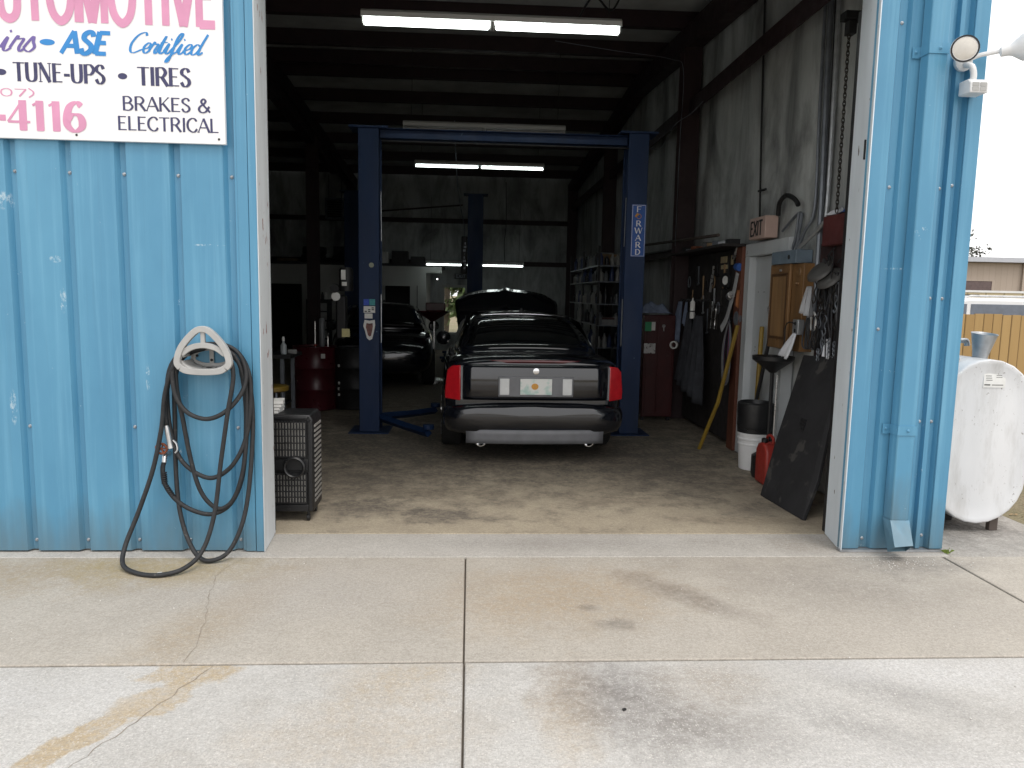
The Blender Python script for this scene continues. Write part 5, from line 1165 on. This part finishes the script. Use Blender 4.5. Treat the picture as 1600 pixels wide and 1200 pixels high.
q = MB(); q.tube([(2.74, 1.98, .05), (2.74, 1.98, .99)], .018, 8); q.lathe([(.13, 0), (.14, .03), (.14, .2), (.05, .26)], (2.74, 1.98, .003), n=20); q.build('pole', m_black, st, smooth=True)
q = MB(); q.tube([(2.775, 1.95, .2), (2.775, 1.95, .95)], .009, 6); q.build('lift_rod', m_steel, st)
tag(MB().lathe([(.05, 0), (.055, .02), (.05, .08), (.03, .10)], (2.74, 2.02, 1.02), n=14).build('oil_filter', m_dark, loc=(2.74, 2.02, 1.02), smooth=True), 'dark oil filter standing in the black drain funnel', 'oil filter')
bk = thing('bucket', 'white ribbed bucket with a black bag over its rim by the side door', 'bucket', (2.76, 2.35, 0))
q = MB(); q.lathe([(.125, .004), (.13, .02), (.143, .24), (.150, .245), (.150, .258), (.144, .263), (.146, .29), (.153, .295), (.153, .308), (.148, .313), (.149, .335), (.155, .34), (.155, .36), (.14, .36)], (2.74, 2.32, 0), n=30); q.build('pail', m_white, bk, smooth=True, angle=30)
q = MB(); q.lathe([(.158, .40), (.165, .43), (.163, .5), (.168, .56), (.166, .64), (.15, .655), (.13, .60), (.12, .45)], (2.74, 2.32, 0), n=26, cap=False); q.lathe([(.157, .362), (.16, .40)], (2.74, 2.32, 0), n=26, cap=False); q.build('bag', m_black, bk, smooth=True)
gc = thing('fuel_can', 'red plastic fuel can standing before the white bucket', 'fuel can', (2.66, 1.72, 0))
q = MB(); q.prism([(1.60, .01), (1.60, .30), (1.64, .36), (1.72, .385), (1.80, .36), (1.84, .3), (1.84, .01)], 2.57, 2.73, lambda a, b, d: (d, a, b)); q.build('body', m_redplastic, gc, bevel=.02)
q = MB(); q.tube([(2.65, 1.66, .375), (2.65, 1.66, .42), (2.65, 1.72, .44), (2.65, 1.78, .42), (2.65, 1.79, .37)], .013, 8, k=3); q.build('handle', m_redplastic, gc, smooth=True)
q = MB(); q.lathe([(.028, 0), (.028, .03), (.02, .035)], (2.60, 1.72, .38), n=14); q.build('cap', m_dark, gc, smooth=True)
tag(MB().lathe([(.02, 0), (.024, .5), (.022, 1.35), (.015, 1.36)], (2.86, 2.62, .003), (.0, -.03, 1), 10).build('broom_handle', m_yellow, loc=(2.86, 2.62, 0), smooth=True), 'upright yellow pole leaning on the white side door', 'pole')
tag(MB().tube([(2.80, 2.70, .004), (2.84, 2.24, 1.5)], .018, 8).build('pry_bar', m_dark, loc=(2.8, 2.7, 0)), 'dark slanted bar leaning against the white side door', 'bar')
tag(MB().tube([(2.50, 3.22, .004), (2.6, 2.98, .55), (2.72, 2.86, 1.36)], [.02, .021, .021], 8).build('yellow_pole', m_yellow, loc=(2.5, 3.22, 0), smooth=True), 'long yellow pole leaning at the end of the dark tool board', 'pole')

# dark tool board and what hangs on it
B(2.87, 2.95, 3.32, 5.18, .05, 2.16).build('tool_board', m_peg, None, loc=(2.9, 4.2, .05), label='dark tool board along the right wall between column and side door', cat='tool board')
B(2.83, 2.95, 3.14, 3.318, .003, 2.17).build('board_post', m_wood2, None, loc=(2.9, 3.2, 0), label='red-brown timber post at the end of the dark tool board', cat='post', bevel=.005)
B(2.62, 2.95, 3.16, 5.2, 2.175, 2.20).build('wall_shelf', m_peg, None, loc=(2.8, 4.2, 2.18), label='long dark shelf of odds and ends above the tool board', cat='shelf')
for i in range(9):
    y = 3.25+.2*i; junk('shelf_part', ['dark metal offcut', 'pale folded rag', 'grey bracket', 'small brown carton', 'black casting', 'dark flat plate', 'rusty block', 'grey tray', 'black box'][i]+' on the long shelf over the tool board', 'part', 2.76, y, 2.201, .12, .13, [.05, .04, .06, .05, .07, .02, .05, .03, .06][i], [m_dark, m_whitecloth, m_conduit, m_card, m_dark, m_dark, m_rust, m_conduit, m_black][i], .3*i)
tag(MB().tube([(2.70, 7.2, 2.44), (2.72, 3.6, 2.32)], .02, 6).build('metal_bar', m_legbrown, loc=(2.7, 5, 2.4)), 'long brown metal bar lying from the shelf towards the rack', 'bar')
tag(MB().tube([(2.62, 7.2, 2.28), (2.7, 5.4, 2.26)], .02, 6).build('metal_bar', m_dark, loc=(2.7, 6, 2.2)), 'dark horizontal bar behind the blue lift post at shelf height', 'bar')
def gear(y, z):
    t = thing('pressure_gauge', 'round pale-faced gauge hung on the dark tool board', 'gauge', (2.84, y, z))
    q = MB(); q.lathe([(.085, 0), (.09, .02), (.085, .04)], (2.865, y, z), (-1, -.3, 0), 22); q.build('case', m_dark, t, smooth=True)
    q = MB(); q.lathe([(.05, .041), (.048, .044)], (2.865, y, z), (-1, -.3, 0), 22); q.build('dial', m_paper, t)
gear(3.62, 1.83)
fm = lambda x: 2.865-x
def tagcard(label, y0, y1, z0, z1, m): tag(B(2.862, 2.868, y0, y1, z0, z1).build('price_card', m, None, loc=(2.865, y0, z0), label=label, cat='card'))
tagcard('small cream card high on the tool board', 3.70, 3.9, 2.03, 2.10, M('cream_card', (.5, .42, .25), .7)); tagcard('cream card under the other cards on the tool board', 3.62, 3.88, 1.96, 2.005, bpy.data.materials['cream_card']); tagcard('narrow cream card beside the wider two', 3.5, 3.56, 2.0, 2.10, bpy.data.materials['cream_card'])
tag(MB().lathe([(.02, 0), (.02, .15), (.012, .16)], (2.84, 3.42, 2.06), (0, -.7, .7), 10).build('chrome_tube', m_steel, loc=(2.84, 3.4, 2.06), smooth=True), 'short bright tube clipped slantwise near the top of the tool board', 'tube')
sb = thing('web_strap', 'long pale webbing strap with a steel buckle hanging on the tool board', 'strap', (2.83, 3.3, 1.6))
q = MB(); q.tube([(2.82, 3.22, 1.9), (2.81, 3.26, 1.74), (2.80, 3.32, 1.58), (2.80, 3.44, 1.40), (2.79, 3.56, 1.29)], .046, 8, False, (.12, 1, (1, 0, 0)), 5); q.build('webbing', M('webbing_grey', (.42, .43, .44), .8, 0, .15, 20), sb, smooth=True)
q = MB(); q.lathe([(.036, -.035), (.042, -.03), (.042, .03), (.036, .035)], (2.79, 3.31, 1.66), (0, -.9, .3), 16); q.build('buckle', m_steel, sb, smooth=True)
q = MB(); q.lathe([(.04, -.045), (.045, 0), (.04, .045)], (2.82, 3.2, 1.96), (0, 1, .1), 16); q.build('blue_roll', m_tarp, sb, smooth=True)
cloth('orange_rag', 'small orange rag hanging beside the webbing strap', 'rag', (2.82, 3.15, 1.72), (2.82, 3.17, 1.54), .09, .06, M('orange_cloth', (.34, .13, .05), .9), 4, .015, 2)
cloth('pale_rag', 'pale scrap of cloth tucked behind the webbing strap', 'rag', (2.85, 3.42, 1.72), (2.85, 3.46, 1.58), .05, .08, m_whitecloth, 6, .015, 2)
for i, (c, lab) in enumerate((((.10, .05, .16), 'violet'), ((.24, .05, .06), 'dull red'), ((.05, .055, .06), 'black'), ((.06, .08, .25), 'dark blue'), ((.16, .16, .17), 'grey'))):
    m = M('cable_'+lab.replace(' ', '_'), c, .5); q = MB(); y = 3.38-.03*i
    for k in range(3):
        w = .05+.015*k+.012*i; q.tube([(2.81-.01*i, y-w*.3, 1.34), (2.80-.01*i, y-w, 1.1), (2.80-.01*i, y-w*.8, .85-.03*k), (2.80-.01*i, y, .76-.03*k), (2.80-.01*i, y+w*.8, .85-.03*k), (2.80-.01*i, y+w, 1.1), (2.81-.01*i, y+w*.3, 1.34)], .007, 6, True, k=4)
    tag(q.build('cable_hank', m, loc=(2.8, y, 1.3), smooth=True), lab+' hank of cable hanging below the webbing strap', 'cable')
t = thing('wheel_hub', 'grey spoked hub hung above the cable hanks', 'hub', (2.83, 3.3, 1.43))
q = MB(); q.lathe([(.085, 0), (.09, .02), (.07, .035), (.03, .03), (.0, .04)], (2.86, 3.22, 1.42), (-1, 0, 0), 20); q.build('disc', m_conduit, t, smooth=True)
# coat rail
cr = thing('coat_rail', 'dark rail with hooks on the tool board holding rags and coats', 'rail', (2.8, 4.6, 1.6))
q = MB(); q.tube([(2.78, 5.15, 1.60), (2.78, 4.0, 1.60)], .012, 6)
for y in (5.1, 4.6, 4.1): q.tube([(2.78, y, 1.6), (2.88, y, 1.62)], .01, 6)
for i in range(9): q.tube([(2.78, 4.05+.12*i, 1.61), (2.74, 4.05+.12*i, 1.58), (2.73, 4.05+.12*i, 1.62)], .006, 5)
q.build('bar', m_dark, cr)
cloth('shop_rag', 'blue-grey shop towel hanging on the coat rail by the red cabinet', 'towel', (2.74, 5.02, 1.58), (2.70, 5.10, 1.08), .14, .3, m_bluecloth, 9, .03, 4)
cloth('shop_rag', 'narrow blue-grey rag hanging next to the larger towel', 'towel', (2.75, 4.80, 1.58), (2.73, 4.76, 1.28), .06, .12, m_bluecloth, 10, .02, 3)
cloth('work_coat', 'charcoal work coat hanging on the coat rail', 'coat', (2.73, 4.18, 1.42), (2.66, 4.1, .45), .26, .62, m_darkcloth, 11, .05, 6)
cloth('work_coat', 'black coat hanging between the towel and the charcoal coat', 'coat', (2.74, 4.62, 1.45), (2.70, 4.66, .5), .2, .5, m_darkcloth, 12, .05, 5)
wp = thing('caulk_tube', 'white tube with dark bands hanging on the coat rail', 'tube', (2.72, 4.3, 1.5))
q = MB(); q.lathe([(.028, 0), (.03, .01), (.03, .2), (.012, .22), (.008, .25)], (2.70, 4.36, 1.38), (0, 0, 1), 14); q.build('body', m_paper, wp, smooth=True); q = MB(); q.lathe([(.0306, .08), (.0306, .095)], (2.70, 4.36, 1.38), n=14, cap=False); q.build('band', m_dark, wp)
for i in range(5):
    y = 4.0-.07*i; tag(MB().tube([(2.80, y, 1.62-.03*i), (2.79, y-.03, 1.5), (2.80, y+.02, 1.36), (2.79, y, 1.28)], .006, 6, k=4).build('spanner', m_steel if i % 2 else m_chain, loc=(2.8, y, 1.5), smooth=True), 'steel hand tool among those hanging right of the coat rail', 'hand tool', 'hand tools on the tool board')
tag(MB().tube([(2.80, 3.95, 2.0), (2.8, 3.97, 1.85)], .012, 6).tube([(2.8, 3.98, 1.9), (2.79, 4.0, 1.7)], .015, 6).build('chisel', m_steel, loc=(2.8, 3.95, 1.9)), 'bright blade hanging alone high on the tool board', 'hand tool')
q = MB(); q.lathe([(.035, -.02), (.05, -.02), (.05, .02), (.035, .02), (.035, -.02)], (2.6, 4.75, 1.03), (-.6, -.8, 0), 18, cap=False); tag(q.build('tape_roll', m_paper, loc=(2.6, 4.75, 1.0), smooth=True), 'white roll of tape hanging below the blue-grey towel', 'tape roll')
for i in range(22):
    y = 3.4+.078*i+random.uniform(-.03, .03); z = random.uniform(1.35, 2.05); ln = random.uniform(.1, .3); x = 2.855-random.uniform(0, .02)
    if i % 3 == 0: q = MB(); q.tube([(x+.005, y+ln*.22*math.cos(a*.7854), z-ln*.3+ln*.3*math.sin(a*.7854)) for a in range(8)], .008, 6, True, k=3)
    else: q = MB(); q.tube([(x, y, z), (x, y-.01, z-ln)], [.012, .008, .008, .014][i % 2:], 6); q.tube([(x, y-.03, z-ln), (x, y+.02, z-ln-.015)], .012, 6)
    tag(q.build('hanging_tool', [m_chain, m_conduit, m_dark, m_galv, m_card][i % 5], loc=(x, y, z), smooth=True), 'small hand tool or fitting among those hung over the dark tool board', 'hand tool', 'small tools hung over the tool board')
# red cabinet
rc = thing('tool_cabinet', 'tall red steel tool cabinet behind the right post of the blue lift', 'cabinet', (2.55, 5.5, 0))
B(2.27, 2.68, 5.0, 5.18, .06, 1.40).build('case', m_red, rc, bevel=.01)
B(2.30, 2.44, 4.985, 4.999, .12, 1.36).build('door', m_red, rc, bevel=.004); B(2.455, 2.65, 4.985, 4.999, .12, 1.36).build('door', m_red, rc, bevel=.004)
q = MB(); q.lathe([(.022, 0), (.022, .012), (.012, .02)], (2.52, 4.985, 1.26), (0, -1, 0), 14); q.box(2.515, 2.525, 4.965, 4.984, 1.19, 1.25); q.build('lock', m_steel, rc)
q = MB(); q.box(2.275, 2.36, 4.981, 4.9845, 1.19, 1.31); q.build('sticker', m_greensticker, rc); q = MB(); q.box(2.361, 2.41, 4.981, 4.9845, 1.2, 1.31); q.build('sticker', m_paper, rc)
q = MB(); q.box(2.27, 2.42, 4.978, 4.984, .9, 1.03); q.build('metal_plate', m_steel, rc)
for x in (2.3, 2.65): B(x-.02, x+.02, 5.05, 5.1, .003, .0595).build('foot', m_dark, rc)
rag('shop_rag', 'crumpled blue-white rag lying on top of the red cabinet', 'rag', (2.45, 5.09, 1.42), .36, .16, .2, m_bluecloth, 21)
# shelving rack
rk = thing('shelving_rack', 'dark steel shelving rack full of bottles and boxes, behind the right lift post', 'shelving', (2.55, 10, 0))
for x in (2.27, 2.74):
    for y in (8.6, 10.4, 12.2): B(x-.02, x+.02, y-.02, y+.02, .003, 2.52).build('upright', m_dark, rk)
SZ = (.3, .72, 1.12, 1.5, 1.9, 2.18)
for z in SZ: B(2.25, 2.76, 8.58, 12.22, z-.02, z).build('shelf', m_conduit, rk)
kinds = []
def bottle(x, y, z, h, r, m, lab):
    q = MB(); q.lathe([(r*.95, 0), (r, .01), (r, h*.68), (r*.4, h*.85), (r*.38, h)], (x, y, z), n=12); tag(q.build('bottle', m, loc=(x, y, z), smooth=True), lab, 'bottle', 'bottles on the shelving rack')
    
bm_ = [M('bottle_grey', (.16, .17, .18), .35), M('bottle_black', (.02, .02, .025), .3), M('bottle_blue', (.03, .05, .14), .35), M('bottle_pale', (.34, .34, .33), .4)]
bn = ['grey', 'black', 'dark blue', 'pale']
for zi, z in enumerate(SZ[1:]):
    y = 8.68; k = 0
    while y < 11.9:
        j = random.randrange(4); h = random.uniform(.16, .28); r = random.uniform(.035, .055)
        if random.random() < .75: bottle(2.30+random.uniform(0, .04), y, z+.001, h, r, bm_[j], bn[j]+' bottle standing at the aisle edge of the dark shelving rack')
        y += 2*r+random.uniform(.03, .16)
    for x in (2.42, 2.52, 2.62, 2.69):
        if zi == 1 and x < 2.6: continue
        j = random.randrange(4); h = random.uniform(.15, .27); bottle(x, 8.68+random.uniform(-.02, .03), z+.001, h, .042, bm_[j], bn[j]+' bottle at the near end of the dark shelving rack')
B(2.36, 2.58, 8.62, 8.8, 1.122, 1.22).build('parts_box', m_boxgrey, None, loc=(2.47, 8.7, 1.122), label='pale box with a red lid at the near end of the shelving rack', cat='box')
B(2.355, 2.585, 8.615, 8.805, 1.2205, 1.26).build('parts_box', m_red, None, loc=(2.47, 8.7, 1.22), label='flat red box lying on the pale one in the shelving rack', cat='box')
for i in range(5):
    junk('carton', ['brown', 'grey', 'dark', 'pale', 'flat brown'][i]+' carton on the top of the shelving rack', 'box', 2.5, 8.9+.55*i, 2.181, .3, .35, [.2, .26, .18, .22, .1][i], [m_card, m_boxgrey, m_dark, m_boxgrey, m_card][i], .1*i)
